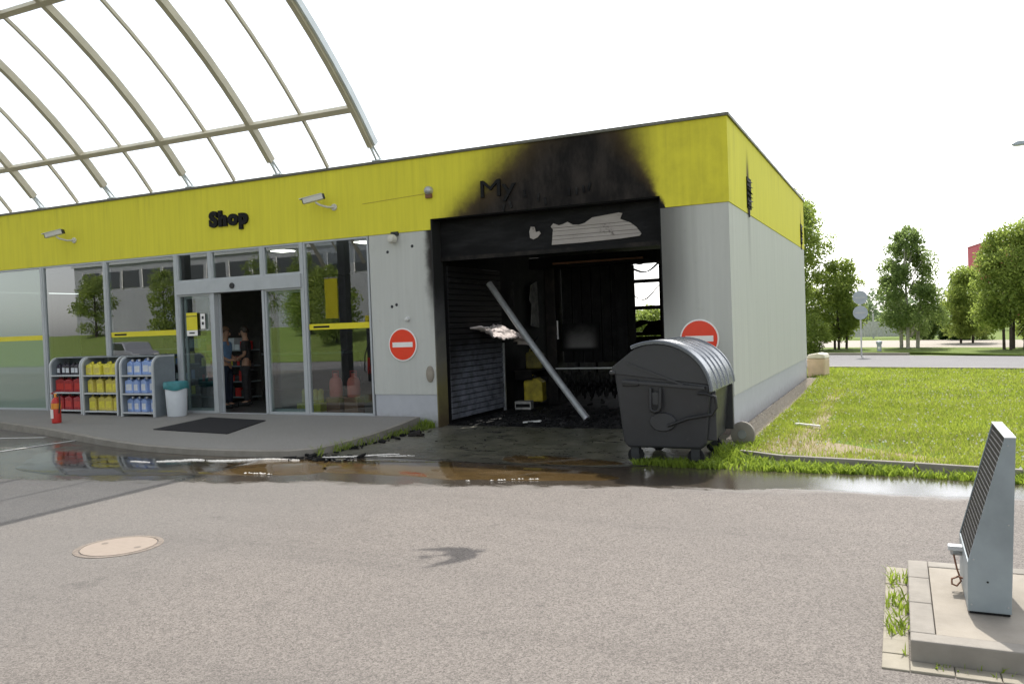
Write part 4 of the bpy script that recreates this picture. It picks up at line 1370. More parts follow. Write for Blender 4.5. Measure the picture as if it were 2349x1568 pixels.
MB().box(-.15, .15, -.136, -.131, .05, .12).build('slot', M['soot'], T)
T = thing('grey_box', 'sooty grey cabinet box right of the yellow canister in the bay', 'box', (-4.62, 4.55, .02), R(5))
MB().box(-.2, .2, -.2, .2, 0, .62).build('cabinet', M['soot2'], T, bevel=.02)
MB().box(-.15, .15, -.208, -.2, .1, .55).build('door', M['rackgrey'], T)
# hanging burnt strips on the left wall
for i, (y, z0, z1, w) in enumerate(((4.35, 1.7, 2.75, .22), (4.4, .95, 1.5, .14), (3.2, 1.9, 2.7, .07), (7.2, .5, 2.4, .1))):
    vsx = [(y - w, z0 + .05), (y + w, z0), (y + w * .8, z1), (y - w * .7, z1 - .1), (y - w * 1.15, (z0 + z1) / 2 + .1), (y - w * .6, (z0 + z1) / 2)]
    MB().prism(vsx, 0, BX0 + .03 + .02, BX0 + .075).build('hanging_lining', M['soot2'] if i else mk('peeled_lining', (.16, .155, .15), .7, 0, .3, .5, 6), B)
# debris strewn over bay floor and apron
verts, faces = [], []
def chip(x, y, z, s):
    n0 = len(verts)
    a = random.uniform(0, 6.28)
    ax = Vector((math.cos(a), math.sin(a), random.uniform(-.2, .2))) * s * random.uniform(.5, 1.6)
    ay = Vector((-math.sin(a), math.cos(a), random.uniform(-.3, .3))) * s * random.uniform(.2, .6)
    az = Vector((0, 0, 1)) * s * random.uniform(.08, .35)
    c = Vector((x, y, z)) + az
    for k in (-1, 1):
        for j in (-1, 1):
            for i in (-1, 1):
                verts.append(c + ax * i + ay * j + az * k)
    for f in ((0, 2, 3, 1), (4, 5, 7, 6), (0, 1, 5, 4), (2, 6, 7, 3), (0, 4, 6, 2), (1, 3, 7, 5)):
        faces.append(tuple(n0 + q for q in f))
for i in range(420):
    y = .35 + abs(random.gauss(0, 1.6))
    x = random.uniform(-5.0, -1.2)
    chip(x, min(y, 9), .02, random.uniform(.012, .07))
for i in range(60):
    chip(random.uniform(-4.9, -1.3), random.uniform(.3, .6), .02, random.uniform(.02, .09))
o = MB().add(verts, faces).build('debris', M['soot2'])
tag(o, 'black fire debris strewn over the bay floor', None, None, 'stuff')
verts, faces = [], []
for i in range(110):
    q = random.random()
    chip(-5.32 + random.gauss(0, .08) + .05, -.4 - 3.0 * q, .01, random.uniform(.012, .05))
for i in range(40):
    chip(random.uniform(-5.9, -4.6), random.gauss(-3.45, .12), .01, random.uniform(.012, .06))
for i in range(60):
    chip(random.uniform(-4.8, -1.2), random.uniform(-2.4, .2), .01, random.uniform(.005, .02))
o = MB().add(verts, faces).build('debris', M['soot2'])
tag(o, 'black debris lying along the pavement edge and the apron', None, None, 'stuff')
T = tag(MB().obox((-3.65, .62, .06), (.16, .03, .01), (-.01, .05, .0), (0, 0, .012)).build('pale_scrap', M['white_plastic'], bevel=.004), 'pale scrap of sheet lying in the bay mouth', 'scrap')
T = tag(MB().obox((-5.03, -1.1, .045), (.10, .03, .02), (-.02, .05, .0), (0, .01, .03)).obox((-4.95, -1.07, .03), (.07, -.03, .0), (.02, .04, .0), (0, 0, .02)).build('burnt_scrap', M['char'], bevel=.006), 'crumpled black scrap on the apron beside the grey wall', 'scrap')
mb = MB()
q = [(-1.0, .01), (-.35, .02)]
# shop goods behind the glass
def shelf_unit(x, y, w, h, m, label):
    T = thing('goods_shelf', label, 'shelf', (x, y, .165), 0, 'shelves inside the shop')
    MB().box(-w / 2, w / 2, .2, .24, 0, h).build('back_panel', M['shopwall'], T)
    for k in range(4):
        MB().box(-w / 2, w / 2, -.2, .2, .1 + k * h / 4, .13 + k * h / 4).build('shelf', M['rackgrey'], T)
    for k in range(4):
        g = MB()
        xx = -w / 2 + .05
        while xx < w / 2 - .15:
            ww = random.uniform(.08, .2)
            hh = random.uniform(.12, h / 4 - .08)
            g.box(xx, xx + ww * .9, -.17, .1, .131 + k * h / 4, .131 + k * h / 4 + hh, random.randrange(4))
            xx += ww
        g.build('goods', [M['goods_dark'], M[m], M['goods_dark'], M['paper'] if k % 2 else M['yellowpack']], T)
shelf_unit(-12.6, 2.6, 1.6, 1.5, 'red', 'goods shelf deep in the shop behind the blue stocked rack')
shelf_unit(-7.3, 3.0, 1.4, 1.4, 'orange', 'goods shelf deep in the shop behind the pane by the grey wall')
shelf_unit(-14.8, 3.2, 1.6, 1.6, 'bluefluid', 'goods shelf deep in the shop behind the red stocked rack')
def gasbottle(x, y, label):
    T = thing('gas_bottle', label, 'gas bottle', (x, y, .165), 0, 'pinkish red canisters behind the shop glass')
    MB().prism([(-.16, 0), (.16, 0), (.16, .34), (-.16, .34)], 1, -.12, .12).build('crate', M['brown'], T, bevel=.015)
    MB().lathe([(.12, .34), (.13, .38), (.13, .62), (.10, .70), (.04, .73), (.04, .80)], n=16).build('bottle_body', mk('faded_red', (.55, .13, .10), .45), T, smooth=40)
    MB().tube([(-.07, 0, .72), (-.07, 0, .84), (.07, 0, .84), (.07, 0, .72)], .012, 6).build('handle', M['darkred'], T, smooth=50)
gasbottle(-7.78, .45, 'faded red bottle on a brown crate behind the right hand shop pane')
gasbottle(-7.33, .42, 'faded red bottle on a brown crate, further from the door post')
T = thing('oil_pack', 'yellow pack of cans on the shop floor behind the right hand sliding door', 'pack', (-8.6, .75, .165))
MB().box(-.3, .3, -.15, .15, 0, .18).build('tray', M['yellowpack'], T, bevel=.01)
for k in range(4):
    MB().lathe([(.06, .19), (.06, .42), (.03, .46)], (-.21 + k * .14, 0, 0), 10).build('can', M['yellowfluid'], T, smooth=40)
T = thing('shop_counter', 'dark shop counter far inside beyond the open door', 'counter', (-13.2, 6.2, .165))
MB().box(-1.6, 1.6, -.4, .4, 0, 1.0).build('front', M['shopwall'], T, bevel=.02)
MB().box(-1.7, 1.7, -.45, .45, 1.0, 1.05).build('worktop', M['rackgrey'], T)

# ---------------------------------------------------------------- people in the doorway
def skin_mesh(name, pts, edges, mat, parent, root=0, sub=2):
    me = bpy.data.meshes.new(name)
    me.from_pydata([p[:3] for p in pts], edges, [])
    o = bpy.data.objects.new(name, me)
    COL.objects.link(o)
    o.parent = parent
    me.materials.append(mat)
    s = o.modifiers.new('skin', 'SKIN')
    s.use_smooth_shade = True
    lay = me.skin_vertices[0] if len(me.skin_vertices) else None
    if lay is None:
        bm = bmesh.new()
        bm.from_mesh(me)
        bm.verts.layers.skin.verify()
        bm.to_mesh(me)
        bm.free()
        lay = me.skin_vertices[0]
    for i, p in enumerate(pts):
        lay.data[i].radius = (p[3], p[4] if len(p) > 4 else p[3])
        lay.data[i].use_root = (i == root)
    ss = o.modifiers.new('sub', 'SUBSURF')
    ss.levels = sub
    ss.render_levels = sub
    return o
def person(loc, rz, label, shirt, trousers, hair):
    T = thing('person', label, 'person', loc, rz, 'people inside the shop door')
    # skeleton facing -y, 1.80 m tall, arms bent with hands before the belly
    P = [(0, 0, .96, .13, .10), (0, .01, 1.15, .13, .095), (0, .0, 1.36, .155, .10), (0, .01, 1.49, .07), (0, -.005, 1.56, .052), (0, -.02, 1.66, .075, .09), (0, -.02, 1.74, .07, .085)]
    E = [(0, 1), (1, 2), (2, 3), (3, 4), (4, 5), (5, 6)]
    for s in (-1, 1):
        b = len(P)
        P += [(s * .18, .01, 1.44, .055), (s * .235, .03, 1.17, .043), (s * .17, -.17, 1.06, .033), (s * .12, -.24, 1.07, .026, .034)]
        E += [(2, b), (b, b + 1), (b + 1, b + 2), (b + 2, b + 3)]
        for k in range(4):
            f = len(P)
            P += [(s * (.095 - .004 * k), -.265, 1.10 - .022 * k, .0095), (s * (.06 - .004 * k), -.285 + .004 * k, 1.10 - .022 * k, .008), (s * .035, -.27, 1.095 - .022 * k, .007)]
            E += [(b + 3, f), (f, f + 1), (f + 1, f + 2)]
        f = len(P)
        P += [(s * .12, -.245, 1.115, .010), (s * .095, -.262, 1.135, .008)]
        E += [(b + 3, f), (f, f + 1)]
        b = len(P)
        P += [(s * .10, .0, .88, .095, .10), (s * .115, -.01, .50, .06), (s * .12, .02, .10, .042), (s * .13, -.13, .04, .04, .03)]
        E += [(0, b), (b, b + 1), (b + 1, b + 2), (b + 2, b + 3)]
    skin_mesh('body', P, E, M['skin'], T, 0)
    Q = [(0, 0, .94, .155, .12), (0, .01, 1.15, .15, .115), (0, .0, 1.36, .17, .115), (0, .01, 1.475, .085, .08)]
    F = [(0, 1), (1, 2), (2, 3)]
    for s in (-1, 1):
        b = len(Q)
        Q += [(s * .185, .01, 1.43, .07), (s * .225, .025, 1.22, .062)]
        F += [(2, b), (b, b + 1)]
    skin_mesh('shirt', Q, F, shirt, T, 0)
    Q = [(0, 0, .97, .15, .12)]
    F = []
    for s in (-1, 1):
        b = len(Q)
        Q += [(s * .10, .0, .86, .105, .11), (s * .115, -.01, .50, .078), (s * .12, .02, .09, .065)]
        F += [(0, b), (b, b + 1), (b + 1, b + 2)]
    skin_mesh('trousers', Q, F, trousers, T, 0)
    for s in (-1, 1):
        MB().box(s * .125 - .045, s * .125 + .045, -.20, .08, 0, .085).build('shoe', M['black'], T, bevel=.03)
    hb = MB()
    vs, fs = [], []
    for i in range(7):
        th = i / 6 * R(105)
        for k in range(16):
            a = 2 * math.pi * k / 16
            rr_ = math.sin(th)
            zz_ = 1.70 + .125 * math.cos(th)
            if math.sin(a) < -.3: zz_ = max(zz_, 1.725)
            vs.append((.088 * rr_ * math.cos(a), -.012 + .108 * rr_ * math.sin(a), zz_))
    fs = [(i * 16 + k, i * 16 + (k + 1) % 16, (i + 1) * 16 + (k + 1) % 16, (i + 1) * 16 + k) for i in range(6) for k in range(16)]
    hb.add(vs, fs).build('hair', hair, T, smooth=80)
    for s in (-1, 1):
        MB().lathe([(0, -.012), (.012, -.008), (.013, .0)], (s * .032, -.103, 1.665), 8, 'y').build('eye', M['black'], T, smooth=60)
        MB().lathe([(0, -.01), (.022, 0), (0, .01)], (s * .082, -.01, 1.65), 8, 'x', sx=.7, sy=1.3).build('ear', M['skin'], T, smooth=60)
    MB().prism([(-.016, 1.615), (.016, 1.615), (.008, 1.67), (-.008, 1.67)], 1, -.135, -.10).build('nose', M['skin'], T, bevel=.006)
    MB().box(-.025, .025, -.112, -.105, 1.585, 1.595).build('mouth', M['brown'], T)
    return T
person((-11.30, 1.15, .165), R(105), 'person in a light blue uniform shirt and dark trousers just inside the open door', M['shirt'], M['navy'], M['hair2'])
person((-11.28, 1.75, .165), R(-60), 'person in dark clothes standing behind the one in the blue shirt', M['charcoal'], M['charcoal'], M['hair'])

# ---------------------------------------------------------------- concrete island and louvred pylon
IS = structure(bpy.data.objects.new('concrete_island', None), 'beige concrete island with a kerb edge at the near right corner')
COL.objects.link(IS)
IZ = .12
for k in range(3):
    y0 = -8.11 + k * .49
    MB().box(2.30, 2.418, y0 + .125, y0 + .61 if k < 2 else -6.62, -.02, IZ).build('kerb_stone', M['kerb'], IS, bevel=.008)
for k in range(4):
    MB().box(2.30 + k * 1.0, 3.297 + k * 1.0, -8.11, -7.988, -.02, IZ).build('kerb_stone', M['kerb'], IS, bevel=.008)
for k in range(4):
    MB().box(2.42 + k * 1.0, 3.418 + k * 1.0, -6.74, -6.62, -.02, IZ).build('kerb_stone', M['kerb'], IS, bevel=.008)
for k in range(3):
    MB().box(2.422 + k * 1.2, 3.618 + k * 1.2, -7.985, -6.745, -.02, IZ - .004).build('slab', M['concrete'], IS, bevel=.004)
ED = structure(bpy.data.objects.new('block_edging', None), 'beige paving blocks set flush around the island')
COL.objects.link(ED)
y = -8.235
k = 0
while y < -6.5:
    MB().box(2.165, 2.293, y, y + .196, -.03, .010 + .003 * (k % 2)).build('paving_block', M['block'], ED, bevel=.005)
    y += .2
    k += 1
x = 2.2965
while x < 5:
    MB().box(x, x + .196, -8.235, -8.113, -.03, .010 + .003 * (k % 2)).build('paving_block', M['block'], ED, bevel=.005)
    x += .2
    k += 1
PY = thing('louvred_pylon', 'tapering grey metal pylon with a slatted face standing on the concrete island', 'pylon')
y0, y1 = -7.60, -6.92
prof = [(2.592, IZ + .012), (2.596, .40), (2.785, 1.088), (2.838, 1.088), (2.80, IZ + .012)]
MB().prism(prof, 1, y0, y0 + .012).build('side_panel', M['pylon'], PY, bevel=.003)
MB().prism(prof, 1, y1 - .012, y1).build('side_panel', M['pylon'], PY, bevel=.003)
MB().prism([(2.80, IZ + .012), (2.838, 1.085), (2.826, 1.085), (2.788, IZ + .012)], 1, y0 + .012, y1 - .012).build('back_panel', M['pylon'], PY)
MB().box(2.7845, 2.8395, y0 - .002, y1 + .002, 1.0885, 1.096).build('top_cap', M['pylon_top'], PY)
MB().prism([(2.592, IZ + .012), (2.596, .40), (2.608, .40), (2.604, IZ + .012)], 1, y0 + .012, y1 - .012).build('foot_panel', M['pylon'], PY)
MB().prism([(2.609, .40), (2.795, 1.07), (2.80, 1.07), (2.62, .40)], 1, y0 + .013, y1 - .013).build('inner_panel', M['tan'], PY)
ns = 25
sl0 = None
W.scale = (1.02, 1.02, 1.04)
for k in range(ns):
    q = (k + .5) / ns
    c = Vector((2.596 + (2.785 - 2.596) * q + .010, (y0 + y1) / 2, .40 + .688 * q))
    if sl0 is None:
        sl0 = MB().obox((0, 0, 0), (.005, 0, .0016), (0, (y1 - y0) / 2 - .014, 0), (.0022, 0, .0082)).build('slat', M['slat'], PY)
        sl0.location = c
    else:
        o = sl0.copy()
        COL.objects.link(o)
        o.parent = PY
        o.location = c
for x, z in ((2.61, .17), (2.785, .17), (2.625, .42), (2.795, .62), (2.80, 1.05)):
    MB().lathe([(.0, -.003), (.004, -.003), (.005, 0)], (x, y0, z), 8, 'y').build('screw', M['steel'], PY)
MB().box(2.60, 2.795, y0 + .01, y1 - .01, IZ - .001, IZ + .012).build('base_seal', M['rubber'], PY)
MB().lathe([(.006, -.002), (.006, 0)], (2.69, y0 - .0, .30), 8, 'y').build('lock', M['black'], PY)
T = thing('hose_nozzle', 'small metal nozzle with a looped brown cable on the pylon side', 'nozzle')
MB().tube([(2.60, -7.12, .33), (2.54, -7.14, .335)], .022, 10).build('body', M['steel'], T, smooth=50)
MB().box(2.52, 2.60, -7.17, -7.11, .345, .375).build('lever', M['pylon_top'], T, bevel=.005)
MB().tube([(2.55, -7.14, .32), (2.565, -7.16, .24), (2.585, -7.18, .17), (2.56, -7.2, .145), (2.535, -7.2, .155), (2.535, -7.2, .185), (2.57, -7.19, .20), (2.595, -7.19, .19)], .006, 6).build('cable', M['brown'], T, smooth=60)

# ---------------------------------------------------------------- lawn, kerb, grass
def lawn_z(x, y): return .06 + .012 * math.sin(x * 1.3) * math.sin(y * .9)
lawn_poly = [(.42, -.7), (.35, -1.1), (.42, -1.9), (1.0, -2.30), (2.41, -2.50), (3.42, -2.70), (12, -4.2), (30, -6), (30, 5.5), (14, 10.3), (5.29, 12.9), (.13, 14.6), (-6, 16.4), (-6, 12.5), (-.2, 11.8), (.30, 10.8), (.42, 5)]
sheet('lawn', lawn_poly, .06, M['turf'], .10)
sheet('gravel_strip', [(.0, -.75), (.42, -.75), (.42, 10.8), (0.0, 10.98)], .04, M['gravel'], .06)
sheet('worn_path', blob_outline([(.5, -1.0), (.6, -1.75), (1.1, -2.1), (2.0, -2.3), (2.9, -2.35), (2.5, -1.9), (1.7, -1.2), (1.35, -.5), (1.25, 1.0), (1.15, 3.5), (1.2, 7), (.9, 7), (.9, 3.5), (.95, 1.0), (.7, -.4)], 4, .12), .064, M['soil'])
kp = [(.42, -2.03), (1.0, -2.36), (2.41, -2.56), (3.42, -2.76), (6.5, -3.3), (12, -4.26)]
KB = structure(bpy.data.objects.new('lawn_kerb', None), 'row of beige kerb stones along the lawn')
COL.objects.link(KB)
for i in range(len(kp) - 1):
    a, b = Vector(kp[i] + (0,)), Vector(kp[i + 1] + (0,))
    L = (b - a).length
    nk = max(1, round(L / 1.0))
    d = (b - a).normalized()
    s = Vector((-d.y, d.x, 0))
    for k in range(nk):
        c = a + d * (L * (k + .5) / nk) + Vector((0, 0, .03 + .004 * math.sin(k * 5 + i)))
        MB().obox(c, d * (L / nk / 2 - .004), s * .035, (0, 0, .065)).build('kerb_stone', M['kerb'], KB, bevel=.008)

def blades(name, pts, hmin, hmax, wid, mat, lean=.5, seg=1, kind='stuff', label=None):
    """numpy grass: one bent triangle pair per blade"""
    n = len(pts)
    pts = np.asarray(pts)
    ang = rng.uniform(0, 2 * np.pi, n)
    la = rng.uniform(0, 2 * np.pi, n)
    hgt = rng.uniform(hmin, hmax, n)
    w = wid * rng.uniform(.6, 1.4, n)
    le = lean * rng.uniform(.1, 1, n) * hgt
    dx, dy = np.cos(ang) * w / 2, np.sin(ang) * w / 2
    lx, ly = np.cos(la) * le, np.sin(la) * le
    z = pts[:, 2]
    v = np.zeros((n, 5, 3))
    v[:, 0] = np.stack([pts[:, 0] - dx, pts[:, 1] - dy, z], 1)
    v[:, 1] = np.stack([pts[:, 0] + dx, pts[:, 1] + dy, z], 1)
    v[:, 2] = np.stack([pts[:, 0] + dx * .8 + lx * .35, pts[:, 1] + dy * .8 + ly * .35, z + hgt * .6], 1)
    v[:, 3] = np.stack([pts[:, 0] - dx * .8 + lx * .35, pts[:, 1] - dy * .8 + ly * .35, z + hgt * .6], 1)
    v[:, 4] = np.stack([pts[:, 0] + lx, pts[:, 1] + ly, z + hgt], 1)
    base = np.arange(n)[:, None] * 5
    tri = (base + np.array([0, 1, 2, 0, 2, 3, 3, 2, 4])).ravel()
    tint = np.repeat(np.clip(rng.normal(.45, .2, n) + (.55 * pnoise(pts[:, 0], pts[:, 1], .8, 2.0) + .35 * pnoise(pts[:, 0], pts[:, 1], 3.0, 6.0) if n > 9000 else 0), 0, 1), 5)
    o = raw_mesh(name, v.reshape(-1, 3), tri, 3, mat, None, tint)
    o['kind'] = kind
    if label: o['label'] = label
    return o
def inpoly(x, y, poly):
    c = np.zeros(len(x), bool)
    j = len(poly) - 1
    for i in range(len(poly)):
        xi, yi = poly[i]
        xj, yj = poly[j]
        hit = ((yi > y) != (yj > y)) & (x < (xj - xi) * (y - yi) / (yj - yi + 1e-12) + xi)
        c ^= hit
        j = i
    return c
def pnoise(x, y, s, seed):
    return np.array([mnoise.noise((a * s, b * s, seed)) for a, b in zip(x, y)])
def scatter(poly, n, box, z, clump=.0, path=True, keep=None):
    x = rng.uniform(box[0], box[1], n)
    y = rng.uniform(box[2], box[3], n)
    m = inpoly(x, y, poly)
    x, y = x[m], y[m]
    if path:
        d = np.abs(x - 1.08 - .08 * np.sin(y * 1.1)) / .20
        pw = np.exp(-d ** 2) * np.clip((8 - y) / 6, 0, 1) * .85
        pw = np.maximum(pw, np.exp(-(((x - 1.3) / 1.1) ** 2 + ((y + 1.5) / .85) ** 2) * .7) * .93)
        pw = np.maximum(pw, np.exp(-(((x - 2.3) / .6) ** 2 + ((y + 2.0) / .4) ** 2)) * .6)
        k = rng.uniform(0, 1, len(x)) > pw
        x, y = x[k], y[k]
    if clump:
        nz = pnoise(x, y, 1.1, 3.0)
        k = rng.uniform(0, 1, len(x)) < np.clip(.62 + clump * nz, .05, 1)
        x, y = x[k], y[k]
    return np.stack([x, y, np.full(len(x), z)], 1)
FV = [(.40, -2.2), (4.4, -2.85), (7.8, 14), (-.5, 14.6), (.40, 10.9)]
lp = [q for q in lawn_poly]
pts = scatter(lp, 150000, (.3, 7.2, -2.6, 4.5), .055, .5)
blades('grass', pts, .03, .085, .010, M['grass'], .8, label='short sunlit green lawn grass')
pts = scatter(lp, 90000, (-.3, 9.5, 4.5, 14.6), .055, .5)
blades('grass', pts, .04, .10, .018, M['grass'], .8, label='lawn grass further from the forecourt')
pts = scatter(lp, 95000, (.3, 7.2, -2.6, 13), .055, 1.7, path=False)
blades('dry_grass', pts, .02, .065, .009, M['drygrass'], 1.0, label='dry straw blades among the lawn grass')
pts = scatter(lp, 5200, (.3, 7.2, -2.6, 13), .09, 1.4)
mb = MB()
v, f = [], []
for i, p_ in enumerate(pts):
    s = random.uniform(.009, .019)
    z = p_[2] + random.uniform(-.015, .02)
    b = len(v)
    v += [(p_[0] - s, p_[1], z), (p_[0], p_[1] - s, z), (p_[0] + s, p_[1], z), (p_[0], p_[1] + s, z), (p_[0], p_[1], z + s * 1.2)]
    f += [(b, b + 1, b + 4), (b + 1, b + 2, b + 4), (b + 2, b + 3, b + 4), (b + 3, b, b + 4)]
tag(MB().add(v, f).build('clover_flowers', M['clover']), 'white clover heads dotted through the lawn', None, None, 'stuff')
# gravel stones
gx = rng.uniform(.02, .42, 2600)
gy = rng.uniform(-.75, 10.9, 2600)
v, f = [], []
for x, y in zip(gx, gy):
    s = random.uniform(.012, .035)
    b = len(v)
    z = .045
    v += [(x - s, y, z), (x, y - s * .8, z), (x + s, y, z), (x, y + s * .9, z), (x + s * .2, y, z + s * .8), (x, y, z - s)]
    f += [(b, b + 1, b + 4), (b + 1, b + 2, b + 4), (b + 2, b + 3, b + 4), (b + 3, b, b + 4), (b + 1, b, b + 5), (b + 2, b + 1, b + 5), (b + 3, b + 2, b + 5), (b, b + 3, b + 5)]
tag(MB().add(v, f).build('gravel', M['gravel']), 'beige gravel along the side wall', None, None, 'stuff')

def weeds(poly, n, box, z, hmin, hmax, w, name='weeds', label=None, mat='weed', clump=1.2):
    x = rng.uniform(box[0], box[1], n)
    y = rng.uniform(box[2], box[3], n)
    m = inpoly(x, y, poly)
    x, y = x[m], y[m]
    nz = pnoise(x, y, 3.1, 8.0)
    k = rng.uniform(0, 1, len(x)) < np.clip(.5 + clump * nz, .0, 1)
    pts = np.stack([x[k], y[k], np.full(k.sum(), z)], 1)
    return blades(name, pts, hmin, hmax, w, M[mat], 1.3, label=label)
strip = [(-.35, -2.95), (.05, -2.55), (.42, -2.1), (1.0, -2.40), (2.41, -2.60), (3.42, -2.80), (12, -4.3), (12, -4.55), (3.38, -3.10), (2.0, -2.92), (.6, -2.98)]
weeds(strip, 26000, (-.4, 5.5, -3.5, -2.0), .0, .03, .10, .022, label='bright green weeds between kerb and asphalt', clump=.9)
weeds([(.1, -2.3), (.6, -2.3), (.6, -1.0), (.1, -1.2)], 1600, (.1, .6, -2.3, -1.0), .0, .06, .16, .022, label='weeds around the container wheels', clump=.9)
weeds([(-.75, -2.9), (.3, -2.9), (.3, -2.6), (-.7, -2.62)], 1500, (-.75, .3, -2.9, -2.6), .0, .03, .10, .02, label='weeds under the waste container', clump=1.0)
weeds([(-5.55, -.15), (-5.25, -.15), (-5.25, 0), (-5.55, 0)], 200, (-5.6, -5.25, -.15, 0), .0, .06, .2, .02, label='weed tuft at the foot of the grey wall', clump=.3)
weeds([(-5.45, -3.3), (-5.25, -3.3), (-5.25, -.3), (-5.45, -.3)], 700, (-5.45, -5.25, -3.3, -.3), .0, .05, .17, .015, label='weeds growing along the pavement edge', clump=1.6, mat='leaf_dense')
weeds([(2.175, -8.05), (2.30, -8.05), (2.30, -6.6), (2.175, -6.6)], 420, (2.17, 2.3, -8.05, -6.6), .01, .02, .085, .010, label='weeds in the joint beside the island kerb', clump=2.2)
weeds([(2.40, -8.2), (2.75, -8.2), (2.75, -8.09), (2.40, -8.09)], 60, (2.4, 2.75, -8.2, -8.09), .01, .01, .04, .008, label='small weeds at the island foot', clump=1.0)
# things on and near the lawn
T = tag(MB().obox((.99, .50, .105), (.19, -.155, .004), (.015, .018, 0), (0, 0, .013)).build('white_batten', M['signwhite'], bevel=.004), 'white batten lying on the lawn near the building', 'batten')
T = thing('beige_tub', 'beige plastic tub with a pale lid standing at the far corner of the building', 'tub', (.24, 11.5, .03), R(-10))
MB().prism([(-.24, 0), (.24, 0), (.25, .52), (-.25, .52)], 1, -.25, .25).build('body', M['beige'], T, bevel=.05, segs=3)
MB().prism([(-.26, .52), (.26, .52), (.22, .64), (.05, .67), (-.2, .63)], 1, -.26, .26).build('lid', M['beige_top'], T, bevel=.03, segs=3)

# ---------------------------------------------------------------- roads behind
sheet('road', [(-40, 25.5), (-.46, 15.4), (5.29, 13.6), (30, 6), (34, 12), (6.0, 20.6), (2.6, 22.4), (-.5, 23.6), (-40, 34)], .046, M['road'], .05)
sheet('road_verge', [(-40, 35), (-.6, 26.0), (2.9, 24.6), (6.33, 21.4), (34, 13), (36, 20), (6.96, 27.3), (-.3, 31), (-40, 42)], .06, M['field'], .05)
sheet('far_road', [(-60, 48), (-.3, 30.9), (6.96, 27.18), (40, 14), (44, 26), (7.97, 36.5), (.58, 40.8), (-60, 66)], .05, M['road2'], .05)
def kerb_line(p0, p1, z=.09, w=.12, n=10, label=None):
    a, b = Vector(p0 + (0,)), Vector(p1 + (0,))
    d = (b - a).normalized()
    s = Vector((-d.y, d.x, 0))
    o = MB().obox((a + b) / 2 + Vector((0, 0, z / 2)), (b - a) / 2, s * w, (0, 0, z / 2)).build('road_kerb', M['kerb'])
    structure(o)
kerb_line((-.9, 15.35), (20, 8.75), .11)
kerb_line((-.6, 24.0), (2.6, 22.7), .12)

# ---------------------------------------------------------------- vegetation
def leaf_cloud(centres, radii, nper, size, droop=0.0, seed=0, flat=.8):
    rg = np.random.default_rng(seed)
    cs, tn = [], []
    for c, r_ in zip(centres, radii):
        k = int(nper * (r_ / np.mean(radii)) ** 1.6) + 3
        d = rg.normal(0, 1, (k, 3))
        d /= np.linalg.norm(d, axis=1)[:, None]
        d *= (rg.uniform(.15, 1, k) ** .5)[:, None] * r_
        d[:, 2] *= flat
        d[:, 2] -= droop * np.abs(rg.normal(0, r_, k))
        cs.append(np.asarray(c) + d)
        tn.append(np.clip(rg.normal(.5, .22, k) + rg.normal(0, .12), 0, 1))
    c = np.concatenate(cs)
    tn = np.concatenate(tn)
    n = len(c)
    a = rg.normal(0, 1, (n, 3)); a /= np.linalg.norm(a, axis=1)[:, None]
    b = rg.normal(0, 1, (n, 3)); b -= (b * a).sum(1)[:, None] * a; b /= np.linalg.norm(b, axis=1)[:, None]
    s = size * rg.uniform(.6, 1.4, n)[:, None]
    v = np.zeros((n, 4, 3))
    v[:, 0] = c - a * s
    v[:, 1] = c - b * s * .55
    v[:, 2] = c + a * s
    v[:, 3] = c + b * s * .55
    return v.reshape(-1, 3), np.arange(n * 4), np.repeat(tn, 4)
LS, LN = .78, 1.55
def make_tree(name, label, loc, h, rx, ry, z0, leaf, nclump, nper, size, stems=1, bark='bark', shape='round', seed=1, droop=0.0, group=None, cat='tree', crad=.5):
    T = thing(name, label, cat, loc, 0, group)
    rg = random.Random(seed)
    cen, rad = [], []
    tries = 0
    while len(cen) < nclump and tries < nclump * 60:
        tries += 1
        q = rg.uniform(0, 1)
        z = z0 + (h - z0) * q
        if shape == 'round': env = math.sin(math.pi * (.12 + .83 * q)) ** .6
        elif shape == 'birch': env = (min(1, q * 2.4 + .55)) * (1 - q) ** .5 * 1.12 + .06
        elif shape == 'cone': env = (1 - q) ** .75 * min(1, .55 + q * 2) + .05
        else: env = 1
        a = rg.uniform(0, 2 * math.pi)
        k = rg.uniform(.25, 1) ** .5
        wob = .75 + .5 * mnoise.noise((math.cos(a) * 1.5 + seed, math.sin(a) * 1.5, q * 3))
        x, y = rx * env * k * wob * math.cos(a), ry * env * k * wob * math.sin(a)
        cen.append((x, y, z))
        rad.append(crad * rg.uniform(.55, 1.25) * (1 - .45 * q if shape != 'round' else 1))
    # limbs
    tr = MB()
    for s in range(stems):
        a = 2 * math.pi * s / max(1, stems) + .4
        o = .0 if stems == 1 else .22 * max(rx, .6)
        bx, by = math.cos(a) * o, math.sin(a) * o
        tx, ty = math.cos(a) * o * 2.2, math.sin(a) * o * 2.2
        r_ = .035 * h / 1.6 / (stems ** .35)
        pts = [(bx, by, -.05), (bx * 1.1 + .03, by * 1.1, h * .25), (bx + (tx - bx) * .5, by + (ty - by) * .5, h * .5), (tx, ty, h * .82)]
        tr.tube(pts, [r_, r_ * .8, r_ * .55, r_ * .15], 8)
    for i in range(min(22, nclump)):
        c = cen[i * max(1, nclump // 22) % len(cen)]
        zb = max(z0 * .5, c[2] - rg.uniform(.5, 1.2) * (h * .2))
        tr.tube([(c[0] * .1, c[1] * .1, zb), (c[0] * .6, c[1] * .6, (zb + c[2]) / 2 + .1), c], [.03 * h / 6, .02 * h / 6, .006], 5)
    tr.build('trunk', M[bark], T, smooth=60)
    v, f, tn = leaf_cloud(cen, rad, int(nper * LN), size * LS, droop, seed)
    raw_mesh('crown', v, f, 4, M[leaf], T, tn)
    return T
G_TREE = 'trees beyond the lawn'
